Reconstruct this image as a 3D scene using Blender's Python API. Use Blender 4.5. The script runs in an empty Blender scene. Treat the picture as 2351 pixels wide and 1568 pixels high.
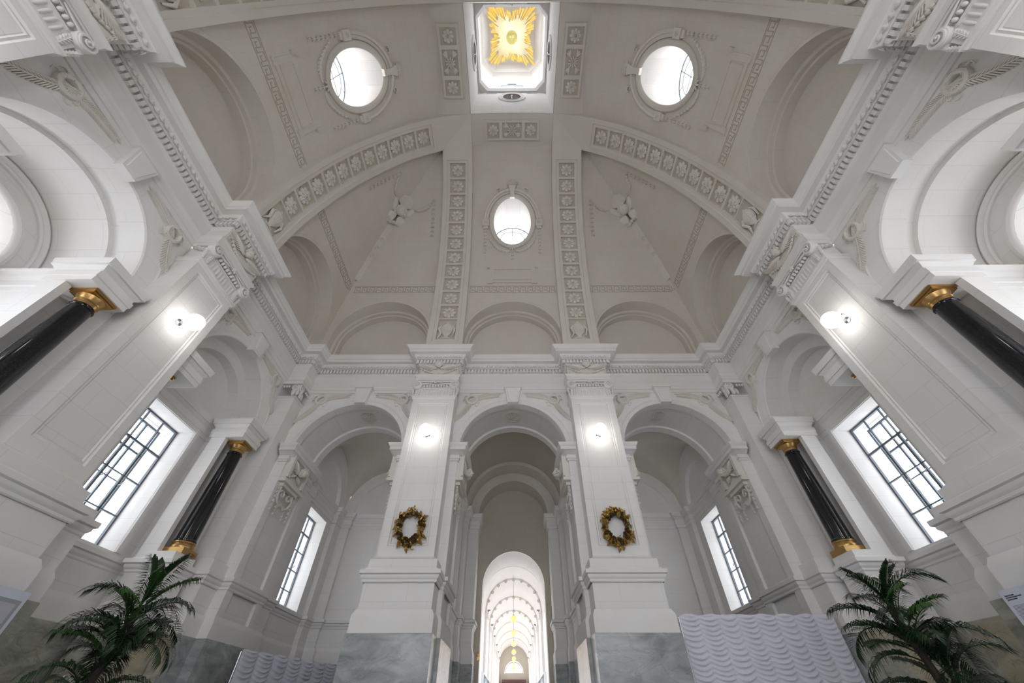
import bpy, math, random
from mathutils import Matrix, Vector, noise
C = bpy.context.scene.collection
PI = math.pi
rnd = random.Random(7)
S = bpy.context.scene
# ------------------------------------------------------------------ camera, sky, exposure
YC = 2.815          # centre of the square hall; the camera stands at the origin, the floor is 1.5 m lower
FLOOR = -1.5
cam = bpy.data.objects.new('camera', bpy.data.cameras.new('camera')); C.objects.link(cam)
cam.data.sensor_width = 36; cam.data.lens = 862.748/2351*36; cam.data.clip_start = .05; cam.data.clip_end = 300
cam.matrix_world = (Matrix.Translation((.0072, 0, 0)) @ Matrix.Rotation(math.radians(.18725), 4, 'Z')
    @ Matrix.Rotation(math.radians(90+45.239), 4, 'X') @ Matrix.Rotation(math.radians(-.0587), 4, 'Z'))
S.camera = cam
W = bpy.data.worlds.new('overcast_sky'); S.world = W; W.use_nodes = True
W.node_tree.nodes['Background'].inputs[0].default_value = (.985, .975, 1, 1)
W.node_tree.nodes['Background'].inputs[1].default_value = 20.0
S.view_settings.view_transform = 'Standard'; S.view_settings.look = 'None'
S.view_settings.gamma = 1; S.view_settings.use_curve_mapping = False
S.view_settings.exposure = -1.72

# ------------------------------------------------------------------ materials
def mat(name, col, rough=.6, metal=0, spec=.5):
    m = bpy.data.materials.new(name); m.use_nodes = True
    b = m.node_tree.nodes['Principled BSDF']
    b.inputs['Base Color'].default_value = (*col, 1); b.inputs['Roughness'].default_value = rough
    b.inputs['Metallic'].default_value = metal; b.inputs['Specular IOR Level'].default_value = spec
    return m
def plaster(name, col, dark, joints=True, bw=.95, rh=.46):
    m = mat(name, col, .75, 0, .25); nt = m.node_tree; N = nt.nodes; L = nt.links; b = N['Principled BSDF']
    geo = N.new('ShaderNodeNewGeometry'); sp = N.new('ShaderNodeSeparateXYZ'); sn = N.new('ShaderNodeSeparateXYZ')
    L.new(geo.outputs['Position'], sp.inputs[0]); L.new(geo.outputs['True Normal'], sn.inputs[0])
    ax = N.new('ShaderNodeMath'); ax.operation = 'ABSOLUTE'; L.new(sn.outputs[0], ax.inputs[0])
    ay = N.new('ShaderNodeMath'); ay.operation = 'ABSOLUTE'; L.new(sn.outputs[1], ay.inputs[0])
    gt = N.new('ShaderNodeMath'); gt.operation = 'GREATER_THAN'; L.new(ay.outputs[0], gt.inputs[0]); L.new(ax.outputs[0], gt.inputs[1])
    mx = N.new('ShaderNodeMix'); L.new(gt.outputs[0], mx.inputs[0]); L.new(sp.outputs[1], mx.inputs[2]); L.new(sp.outputs[0], mx.inputs[3])
    az = N.new('ShaderNodeMath'); az.operation = 'ABSOLUTE'; L.new(sn.outputs[2], az.inputs[0])
    gz = N.new('ShaderNodeMath'); gz.operation = 'GREATER_THAN'; gz.inputs[1].default_value = .88; L.new(az.outputs[0], gz.inputs[0])
    ma = N.new('ShaderNodeMix'); L.new(gz.outputs[0], ma.inputs[0]); L.new(mx.outputs[0], ma.inputs[2]); L.new(sp.outputs[0], ma.inputs[3])
    mz = N.new('ShaderNodeMix'); L.new(gz.outputs[0], mz.inputs[0]); L.new(sp.outputs[2], mz.inputs[2]); L.new(sp.outputs[1], mz.inputs[3])
    cb = N.new('ShaderNodeCombineXYZ'); L.new(ma.outputs[0], cb.inputs[0]); L.new(mz.outputs[0], cb.inputs[1])
    nz = N.new('ShaderNodeTexNoise'); nz.inputs['Scale'].default_value = .9; nz.inputs['Detail'].default_value = 5
    L.new(geo.outputs['Position'], nz.inputs['Vector'])
    r = N.new('ShaderNodeMapRange'); r.inputs[1].default_value = .38; r.inputs[2].default_value = .72; L.new(nz.outputs[0], r.inputs[0])
    c1 = N.new('ShaderNodeMix'); c1.data_type = 'RGBA'; c1.inputs[6].default_value = (*col, 1)
    c1.inputs[7].default_value = (col[0]*.955, col[1]*.94, col[2]*.905, 1); L.new(r.outputs[0], c1.inputs[0])
    if joints:
        br = N.new('ShaderNodeTexBrick'); br.inputs['Scale'].default_value = 1; br.inputs['Brick Width'].default_value = bw
        br.inputs['Row Height'].default_value = rh; br.inputs['Mortar Size'].default_value = .0045; br.inputs['Mortar Smooth'].default_value = .3
        L.new(cb.outputs[0], br.inputs['Vector']); L.new(c1.outputs[2], br.inputs['Color1']); L.new(c1.outputs[2], br.inputs['Color2'])
        br.inputs['Mortar'].default_value = (*dark, 1)
        L.new(br.outputs['Color'], b.inputs['Base Color'])
        bp = N.new('ShaderNodeBump'); bp.invert = True; bp.inputs['Strength'].default_value = .3; bp.inputs['Distance'].default_value = .01
        L.new(br.outputs['Fac'], bp.inputs['Height']); L.new(bp.outputs[0], b.inputs['Normal'])
    else: L.new(c1.outputs[2], b.inputs['Base Color'])
    return m
def marble(name, c_a, c_b, c_patch, vein, rough=.2, ang=.7, patch=.55):
    m = mat(name, c_a, rough, 0, .5); nt = m.node_tree; N = nt.nodes; L = nt.links; b = N['Principled BSDF']
    geo = N.new('ShaderNodeNewGeometry'); mp = N.new('ShaderNodeMapping'); mp.inputs['Rotation'].default_value = (.3, ang, .4)
    mp.inputs['Scale'].default_value = (1, 1, 2.2)
    L.new(geo.outputs['Position'], mp.inputs[0])
    n1 = N.new('ShaderNodeTexNoise'); n1.inputs['Scale'].default_value = 1.6; n1.inputs['Detail'].default_value = 9; n1.inputs['Roughness'].default_value = .62; n1.inputs['Distortion'].default_value = .8
    L.new(mp.outputs[0], n1.inputs['Vector'])
    c1 = N.new('ShaderNodeValToRGB'); e = c1.color_ramp.elements; e[0].position = .3; e[0].color = (*c_b, 1); e[1].position = .68; e[1].color = (*c_a, 1)
    L.new(n1.outputs[0], c1.inputs[0])
    n2 = N.new('ShaderNodeTexNoise'); n2.inputs['Scale'].default_value = .8; n2.inputs['Detail'].default_value = 4; L.new(geo.outputs['Position'], n2.inputs['Vector'])
    r2 = N.new('ShaderNodeMapRange'); r2.inputs[1].default_value = patch; r2.inputs[2].default_value = patch+.17; r2.inputs[4].default_value = .75; L.new(n2.outputs[0], r2.inputs[0])
    m1 = N.new('ShaderNodeMix'); m1.data_type = 'RGBA'; L.new(r2.outputs[0], m1.inputs[0]); L.new(c1.outputs[0], m1.inputs[6]); m1.inputs[7].default_value = (*c_patch, 1)
    n3 = N.new('ShaderNodeTexNoise'); n3.inputs['Scale'].default_value = .7; n3.inputs['Detail'].default_value = 8; n3.inputs['Distortion'].default_value = 1.6
    L.new(mp.outputs[0], n3.inputs['Vector'])
    s = N.new('ShaderNodeMath'); s.operation = 'SUBTRACT'; s.inputs[1].default_value = .5; L.new(n3.outputs[0], s.inputs[0])
    a = N.new('ShaderNodeMath'); a.operation = 'ABSOLUTE'; L.new(s.outputs[0], a.inputs[0])
    r3 = N.new('ShaderNodeMapRange'); r3.inputs[1].default_value = .0; r3.inputs[2].default_value = .012; r3.inputs[3].default_value = .34; r3.inputs[4].default_value = 0; L.new(a.outputs[0], r3.inputs[0])
    m2 = N.new('ShaderNodeMix'); m2.data_type = 'RGBA'; L.new(r3.outputs[0], m2.inputs[0]); L.new(m1.outputs[2], m2.inputs[6]); m2.inputs[7].default_value = (*vein, 1)
    L.new(m2.outputs[2], b.inputs['Base Color'])
    return m
def granite():
    m = mat('black_granite', (.008, .009, .011), .09, 0, .6); nt = m.node_tree; N = nt.nodes; L = nt.links; b = N['Principled BSDF']
    g = N.new('ShaderNodeNewGeometry'); v = N.new('ShaderNodeTexVoronoi'); v.inputs['Scale'].default_value = 55; L.new(g.outputs['Position'], v.inputs['Vector'])
    r = N.new('ShaderNodeMapRange'); r.inputs[1].default_value = .05; r.inputs[2].default_value = .22; r.inputs[3].default_value = 1; r.inputs[4].default_value = 0; L.new(v.outputs['Distance'], r.inputs[0])
    x = N.new('ShaderNodeMix'); x.data_type = 'RGBA'; x.inputs[6].default_value = (.007, .008, .01, 1); x.inputs[7].default_value = (.10, .11, .12, 1)
    L.new(r.outputs[0], x.inputs[0]); L.new(x.outputs[2], b.inputs['Base Color']); return m
def emit(name, col, s):
    m = mat(name, col, .4); b = m.node_tree.nodes['Principled BSDF']
    b.inputs['Emission Color'].default_value = (*col, 1); b.inputs['Emission Strength'].default_value = s; return m
def glass():
    m = bpy.data.materials.new('window_glass'); m.use_nodes = True; N = m.node_tree.nodes; L = m.node_tree.links; N.clear()
    o = N.new('ShaderNodeOutputMaterial'); t = N.new('ShaderNodeBsdfTransparent'); g = N.new('ShaderNodeBsdfGlossy'); g.inputs['Roughness'].default_value = .02
    t.inputs[0].default_value = (.95, .98, 1, 1)
    x = N.new('ShaderNodeMixShader'); x.inputs[0].default_value = .05; L.new(t.outputs[0], x.inputs[1]); L.new(g.outputs[0], x.inputs[2]); L.new(x.outputs[0], o.inputs[0]); return m
M = {}
M['wall'] = plaster('white_plaster', (.82, .80, .785), (.71, .68, .64))
M['trim'] = plaster('white_trim', (.82, .80, .785), (.6, .58, .54), False)
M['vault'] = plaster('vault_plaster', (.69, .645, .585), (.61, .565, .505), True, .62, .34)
M['rib'] = plaster('rib_plaster', (.72, .68, .625), (.6, .57, .52), False)
M['relief'] = plaster('relief_plaster', (.77, .73, .675), (.6, .56, .5), False)
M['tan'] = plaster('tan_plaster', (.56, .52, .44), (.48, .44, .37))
M['coffer'] = plaster('dark_coffer_plaster', (.60, .55, .47), (.6, .56, .5), False)  # coffer floors a tone darker and warmer than the ribs
M['groove'] = plaster('dark_groove', (.45, .41, .345), (.6, .56, .5), False)  # greek key lines darker and warmer than the vault plaster
M['marble'] = marble('grey_marble', (.44, .455, .455), (.20, .21, .215), (.45, .39, .29), (.10, .105, .11), .22, .7, .62)
M['marble2'] = marble('green_grey_marble', (.45, .445, .38), (.19, .195, .17), (.46, .38, .25), (.10, .10, .09), .25, .2, .5)
M['floor'] = marble('floor_stone', (.55, .54, .51), (.42, .41, .39), (.5, .47, .42), (.3, .3, .3), .25)
M['black'] = granite()
M['gold'] = mat('gilded_bronze', (.50, .31, .12), .33, 1)
M['wgold'] = mat('old_gold', (.38, .235, .06), .36, .85)
M['wdark'] = mat('dark_gold', (.075, .042, .012), .4, .6)
M['ray'] = mat('sunburst_gold', (.96, .58, .09), .35, .1)
M['raylight'] = mat('sunburst_pale_gold', (.95, .83, .52), .3, .2)
M['olive'] = mat('sunburst_disc', (.62, .55, .18), .3, .4)
M['frame'] = mat('window_frame_paint', (.10, .125, .15), .4)
M['glass'] = glass()
M['lamp'] = emit('lamp_glass', (1, .99, .96), 26)
M['warmlamp'] = emit('warm_lamp_glass', (1, .52, .16), 3.6)
M['chrome'] = mat('lamp_metal', (.55, .55, .55), .25, 1)
M['cloth'] = mat('white_satin', (.70, .70, .78), .5, 0, .5)
M['leaf'] = mat('palm_leaf', (.012, .034, .010), .32, 0, .5)
M['leaf2'] = mat('palm_leaf_light', (.03, .085, .016), .35, 0, .5)
M['bark'] = mat('palm_trunk', (.022, .014, .010), .8)
M['frost'] = mat('frosted_bark', (.55, .54, .55), .9)
M['pot'] = mat('pot_glaze', (.35, .33, .30), .4)
M['board'] = mat('panel_board', (.62, .655, .74), .4)
M['ink'] = mat('print_ink', (.07, .08, .10), .6)
M['inkgrey'] = mat('print_ink_grey', (.32, .34, .39), .6)
M['wood'] = mat('dark_red_wood', (.045, .015, .013), .5)
M['brown'] = mat('opening_dark_brown', (.07, .045, .035), .7)
M['doorframe'] = M['trim']

# ------------------------------------------------------------------ mesh helpers
class MB:
    def __init__(s): s.V = []; s.F = []
    def add(s, vs, fs):
        o = len(s.V); s.V += [tuple(v) for v in vs]; s.F += [tuple(i+o for i in f) for f in fs]
    def quad(s, a, b, c, d): s.add([a, b, c, d], [(0, 1, 2, 3)])
    def box(s, x0, x1, y0, y1, z0, z1):
        v = [(x, y, z) for x in (x0, x1) for y in (y0, y1) for z in (z0, z1)]
        s.add(v, [(0, 1, 3, 2), (4, 6, 7, 5), (0, 4, 5, 1), (2, 3, 7, 6), (0, 2, 6, 4), (1, 5, 7, 3)])
    def grid(s, rows, closed=False):
        n = len(rows[0]); v = [p for r in rows for p in r]; f = []
        for i in range(len(rows)-1):
            for j in range(n if closed else n-1):
                k = (j+1) % n; f.append((i*n+j, i*n+k, (i+1)*n+k, (i+1)*n+j))
        s.add(v, f)
    def lathe(s, prof, n=24, cx=0, cy=0, a0=0, a1=2*PI):
        full = abs(a1-a0-2*PI) < 1e-6; m = n if full else n+1
        s.grid([[(cx+r*math.cos(a0+(a1-a0)*j/n), cy+r*math.sin(a0+(a1-a0)*j/n), z) for j in range(m)] for r, z in prof], full)
    def ell(s, c, r, rot=0, nu=8, nv=5, tilt=0):   # ellipsoid, rotated in the xy plane
        ca, sa = math.cos(rot), math.sin(rot); rows = []
        for i in range(nv+1):
            ph = PI*i/nv
            row = []
            for j in range(nu):
                th = 2*PI*j/nu; x = r[0]*math.cos(ph); y = r[1]*math.sin(ph)*math.cos(th); z = r[2]*math.sin(ph)*math.sin(th)
                row.append((c[0]+x*ca-y*sa, c[1]+x*sa+y*ca, c[2]+z))
            rows.append(row)
        s.grid(rows, True)
    def tube(s, pts, rr, n=6, closed=False):
        rows = []; N = len(pts)
        for i, p in enumerate(pts):
            p = Vector(p)
            a = Vector(pts[(i-1) % N] if (closed or i) else pts[0]); b = Vector(pts[(i+1) % N] if (closed or i < N-1) else pts[-1])
            t = (b-a).normalized(); u = t.cross(Vector((0, 0, 1)))
            if u.length < .05: u = t.cross(Vector((1, 0, 0)))
            u.normalize(); v = t.cross(u); r = rr[i] if isinstance(rr, (list, tuple)) else rr
            rows.append([tuple(p+u*r*math.cos(2*PI*j/n)+v*r*math.sin(2*PI*j/n)) for j in range(n)])
        if closed: rows.append(rows[0])
        s.grid(rows, True)
    def sweep(s, path, prof, pre=None, post=None, closed=False):   # profile (projection to the right of the path, z)
        n = len(path); rows = []
        def d(a, b): v = Vector((b[0]-a[0], b[1]-a[1])); return v.normalized()
        for i, p in enumerate(path):
            a = path[i-1] if i else (path[-1] if closed else pre); b = path[i+1] if i < n-1 else (path[0] if closed else post)
            d1 = d(a, p) if a else None; d2 = d(p, b) if b else None
            d1 = d1 or d2; d2 = d2 or d1
            n1 = Vector((d1.y, -d1.x)); n2 = Vector((d2.y, -d2.x)); m = n1+n2
            m = m/max(m.length_squared/2, .2) if m.length > 1e-4 else n1
            rows.append([(p[0]+m.x*q, p[1]+m.y*q, z) for q, z in prof])
        if closed: rows.append(rows[0])
        s.grid(rows)
    def arch(s, c, z0, prof, zb, n=32):   # profile (radius, depth) round an arch with straight jambs; depth may depend on height
        P = [(-1, zb)] if zb < z0-1e-4 else []
        if P:
            k = max(1, int((z0-zb)/.35)); P = [(-1, zb+(z0-zb)*i/k) for i in range(k)]
        rows = []
        ang = [(math.cos(PI-PI*i/n), math.sin(PI-PI*i/n)) for i in range(n+1)]
        for r, w in prof:
            pts = [(c-r, z) for _, z in P]+[(c+r*ca, z0+r*sa) for ca, sa in ang]+[(c+r, z) for _, z in reversed(P)]
            rows.append([(x, w(z) if callable(w) else w, z) for x, z in pts])
        s.grid(rows)
    def columns(s, us, holes, lo, hi, fm, step=.5):
        for ua, ub in zip(us, us[1:]):
            if ub-ua < 1e-7: continue
            mid = (ua+ub)/2; hs = sorted([h for h in holes if h[0] < mid < h[1]], key=lambda h: h[2](mid))
            A = [lo(ua)]; B = [lo(ub)]
            for h in hs: A += [h[2](ua), h[3](ua)]; B += [h[2](ub), h[3](ub)]
            A.append(hi(ua)); B.append(hi(ub))
            for k in range(0, len(A), 2):
                l = max(A[k+1]-A[k], B[k+1]-B[k])
                if l < 1e-6: continue
                n = max(1, int(math.ceil(l/step))); 
                s.grid([[fm(ua, A[k]+(A[k+1]-A[k])*i/n), fm(ub, B[k]+(B[k+1]-B[k])*i/n)] for i in range(n+1)])
    def wall(s, u0, u1, z0, z1, w, holes=(), step=99):   # flat wall with rectangular ('r',ua,ub,za,zb) and arched ('a',c,r,zc,zb) holes
        us = [u0, u1]; H = []
        for h in holes:
            if h[0] == 'r': us += [h[1], h[2]]; H.append((h[1], h[2], (lambda u, h=h: h[3]), (lambda u, h=h: h[4])))
            else:
                _, c, r, zc, zb = h; us += [c+r*math.cos(PI*i/32) for i in range(33)]
                H.append((c-r, c+r, (lambda u, zb=zb: zb), (lambda u, c=c, r=r, zc=zc: zc+math.sqrt(max(0, r*r-(u-c)**2)))))
        s.columns(sorted(u for u in us if u0-1e-9 <= u <= u1+1e-9), H, lambda u: z0, lambda u: z1, lambda u, z: (u, w, z), step)
    def warp(s, f): s.V = [tuple(f(*v)) for v in s.V]; return s
    def mesh(s, name, m, sharp=38):
        me = bpy.data.meshes.new(name); me.from_pydata(s.V, [], s.F); me.update()
        me.polygons.foreach_set('use_smooth', [True]*len(me.polygons)); me.set_sharp_from_angle(angle=math.radians(sharp))
        me.materials.append(m); return me
    def build(s, name, m, parent=None, mw=None, sharp=38): return obj(name, s.mesh(name, m, sharp), parent, mw)
def obj(name, me, parent=None, mw=None):
    o = bpy.data.objects.new(name, me); C.objects.link(o)
    if parent: o.parent = parent
    if mw is not None: o.matrix_local = mw
    return o
def tag(o, label, cat, group=None):
    o['label'] = label; o['category'] = cat
    if group: o['group'] = group
    return o
def thing(name, label, cat, mw=None, group=None):
    o = bpy.data.objects.new(name, None); C.objects.link(o); o.empty_display_size = .2
    if mw is not None: o.matrix_local = mw
    return tag(o, label, cat, group)
def struct(o): o['kind'] = 'structure'; return o
def stuff(o): o['kind'] = 'stuff'; return o
def T(x, y, z): return Matrix.Translation((x, y, z))
def R(a, ax='Z'): return Matrix.Rotation(a, 4, ax)
def side(k):   # local frame of a wall: x along it, y out from the hall centre
    return T(0, YC, 0) @ R({'back': 0, 'left': PI/2, 'front': PI, 'right': -PI/2}[k])
FACE = Matrix(((1, 0, 0, 0), (0, 0, -1, 0), (0, 1, 0, 0), (0, 0, 0, 1)))   # relief (x right, y up, z out) set on a wall facing -y
SIDES = ('back', 'left', 'right', 'front')

# ------------------------------------------------------------------ main dimensions
B = 5.17; PX = 2.587; WP = 7.72; PF = 7.185
ZT = 9.46            # top of the main cornice
RA, ZA = 1.58, 6.08  # side arches
RB, ZB = 1.68, 5.92  # end wall arches
ZI = 5.95            # impost level
# vault profiles (distance from the hall centre, height)
RIB = [(7.2, 9.3), (7.2, 10), (7.08, 11.4), (6.95, 12.2), (6.76, 13), (6.5, 14), (6.15, 15), (5.68, 16), (5.1, 17), (4.42, 17.95), (3.28, 18.98), (2.6, 19.32), (1.9, 19.52), (.9, 19.62), (0, 19.65)]
CELL = [(7.36, 9.3), (7.34, 10.2), (7.28, 11), (7.15, 12.2), (6.98, 13.1), (6.74, 14), (6.4, 15), (5.95, 16), (5.4, 17), (4.7, 18), (3.85, 18.95), (3.3, 19.48), (2.9, 19.85), (2.1, 20.25)]
class Prof:
    def __init__(s, pts):
        P = []
        n = len(pts)
        for i in range(n-1):
            p0 = pts[max(0, i-1)]; p1 = pts[i]; p2 = pts[i+1]; p3 = pts[min(n-1, i+2)]
            for k in range(8):
                t = k/8
                P.append(tuple(.5*((2*p1[j])+(-p0[j]+p2[j])*t+(2*p0[j]-5*p1[j]+4*p2[j]-p3[j])*t*t+(-p0[j]+3*p1[j]-3*p2[j]+p3[j])*t**3) for j in (0, 1)))
        P.append(pts[-1]); s.P = P; s.S = [0]
        for a, b in zip(P, P[1:]): s.S.append(s.S[-1]+math.hypot(b[0]-a[0], b[1]-a[1]))
        s.L = s.S[-1]
    def at(s, t):
        t = min(max(t, 0), s.L); lo, hi = 0, len(s.S)-1
        while hi-lo > 1:
            m = (lo+hi)//2
            if s.S[m] <= t: lo = m
            else: hi = m
        f = (t-s.S[lo])/max(s.S[hi]-s.S[lo], 1e-9); a, b = s.P[lo], s.P[hi]
        return a[0]+(b[0]-a[0])*f, a[1]+(b[1]-a[1])*f
    def tan(s, t):
        a = s.at(t-.06); b = s.at(t+.06); l = math.hypot(b[0]-a[0], b[1]-a[1]); return (b[0]-a[0])/l, (b[1]-a[1])/l
    def sz(s, z):      # arc length at a height
        for i in range(len(s.P)-1):
            if s.P[i][1] <= z <= s.P[i+1][1]: return s.S[i]+(s.S[i+1]-s.S[i])*(z-s.P[i][1])/max(1e-9, s.P[i+1][1]-s.P[i][1])
        return s.L if z > s.P[-1][1] else 0
    def sw(s, w):
        for i in range(len(s.P)-1):
            if s.P[i][0] >= w >= s.P[i+1][0] and s.P[i][1] > 10: return s.S[i]+(s.S[i+1]-s.S[i])*(s.P[i][0]-w)/max(1e-9, s.P[i][0]-s.P[i+1][0])
        return 0 if w > 7.1 else s.L
    def wz(s, z): return s.at(s.sz(z))[0]
    def map(s, u, t, h):   # h towards the room
        w, z = s.at(t); a, b = s.tan(t); return (u, w-b*h, z+a*h)
    def frame(s, u, t, h=0):   # x = u, y = up the profile, z = into the room
        w, z = s.at(t); a, b = s.tan(t); o = s.map(u, t, h)
        return Matrix(((1, 0, 0, o[0]), (0, a, -b, o[1]), (0, b, a, o[2]), (0, 0, 0, 1)))
RP = Prof(RIB); CP = Prof(CELL)

# ------------------------------------------------------------------ floor
mb = MB(); mb.quad((-9.75, YC-9.75, FLOOR), (9.75, YC-9.75, FLOOR), (9.75, 17, FLOOR), (-9.75, 17, FLOOR)); mb.quad((-1.9, 17, FLOOR), (1.9, 17, FLOOR), (1.9, 43.2, FLOOR), (-1.9, 43.2, FLOOR))
struct(mb.build('floor', M['floor']))

# ------------------------------------------------------------------ windows
wn = [0]
def casement(mw, u0, u1, z0, z1, w, nu, nz, double=True, extra=None, portal=True):
    """metal window: frame, bars and one pane object for each light"""
    wn[0] += 1
    root = struct(obj('window_%d' % wn[0], None, None, mw)); t = .028
    for q, (ww, tt) in enumerate(((w, t), (w+.36, .04))[:2 if double else 1]):
        a0, a1, b0, b1 = (u0, u1, z0, z1)
        if q: a0 += .1; a1 -= .1; b0 += .05; b1 -= .06
        fr = MB()
        for x in (a0, a1-tt*1.3): fr.box(x, x+tt*1.3, ww-.03, ww+.03, b0, b1)
        for z in (b0, b1-tt*1.3): fr.box(a0+tt*1.3, a1-tt*1.3, ww-.03, ww+.03, z, z+tt*1.3)
        f = fr.build('window_frame', M['frame'], root)
        rows = [b0+(b1-b0)*i/nz for i in range(nz+1)]; cols = [a0+(a1-a0)*i/nu for i in range(nu+1)]
        for i, x in enumerate(cols[1:-1]):
            m = MB(); hw = .012
            if q == 0:
                m.box(x-hw, x+hw, ww-.02, ww+.02, rows[-2], b1-tt)
                m.box(x-.026, x-.006, ww-.026, ww+.024, b0+tt, rows[-2]); m.box(x+.006, x+.026, ww-.026, ww+.024, b0+tt, rows[-2])
            else: m.box(x-.022, x+.022, ww-.02, ww+.02, b0+tt, b1-tt)
            m.build('window_bar', M['frame'], root)
        for i, z in enumerate(rows[1:-1]):
            m = MB(); h = .022 if i == nz-2 else .011; m.box(a0+tt, a1-tt, ww-.022, ww+.018, z-h, z+h); m.build('glazing_bar', M['frame'], root)
        if q == 0:
            for i in range(nu):
                for j in range(nz):
                    m = MB(); m.box(cols[i]+.012, cols[i+1]-.012, ww-.003, ww+.003, rows[j]+.01, rows[j+1]-.01); m.build('pane', M['glass'], root)
            if nu == 3:
                for x in cols[1:-1]:
                    m = MB(); m.tube([(x, ww-.05, z0+(z1-z0)*.42), (x+.01, ww-.08, z0+(z1-z0)*.43), (x+.05, ww-.08, z0+(z1-z0)*.45)], .012); m.build('handle', M['chrome'], root)
    if portal:
        L = bpy.data.lights.new('daylight_portal', 'AREA'); L.shape = 'RECTANGLE'; L.size = u1-u0; L.size_y = z1-z0; L.cycles.is_portal = True
        o = obj('daylight_portal', L, root); o.matrix_local = T((u0+u1)/2, w+.5, (z0+z1)/2) @ R(-PI/2, 'X')
    return root
def portal(mw, sx, sz):
    L = bpy.data.lights.new('daylight_portal', 'AREA'); L.shape = 'RECTANGLE'; L.size = sx; L.size_y = sz; L.cycles.is_portal = True
    return obj('daylight_portal', L, None, mw)

# profiles of mouldings (projection, height)
def imp_prof(z1, h, p):
    z0 = z1-h
    return [(0, z0), (.03, z0), (.03, z0+h*.2), (.05, z0+h*.22), (.05, z0+h*.42), (.025, z0+h*.45), (.025, z0+h*.55), (p*.45, z0+h*.62), (p*.6, z0+h*.70), (p*.85, z0+h*.72), (p*.85, z0+h*.83), (p*.93, z0+h*.86), (p*.97, z0+h*.95), (p, z0+h), (-.35, z0+h)]
DADO = [(0, 2.20), (.02, 2.22), (.02, 2.26), (.05, 2.29), (.06, 2.31), (.06, 2.35), (.10, 2.37), (.10, 2.45), (.02, 2.47), (0, 2.50)]
BAND = [(0, 1.70), (.02, 1.66), (.05, 1.60), (.055, 1.57), (.055, 1.28), (.07, 1.27), (.07, 1.24)]
MARB = [(.075, 1.28), (.08, 1.26), (.08, FLOOR+.12), (.12, FLOOR+.1), (.12, FLOOR)]

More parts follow.
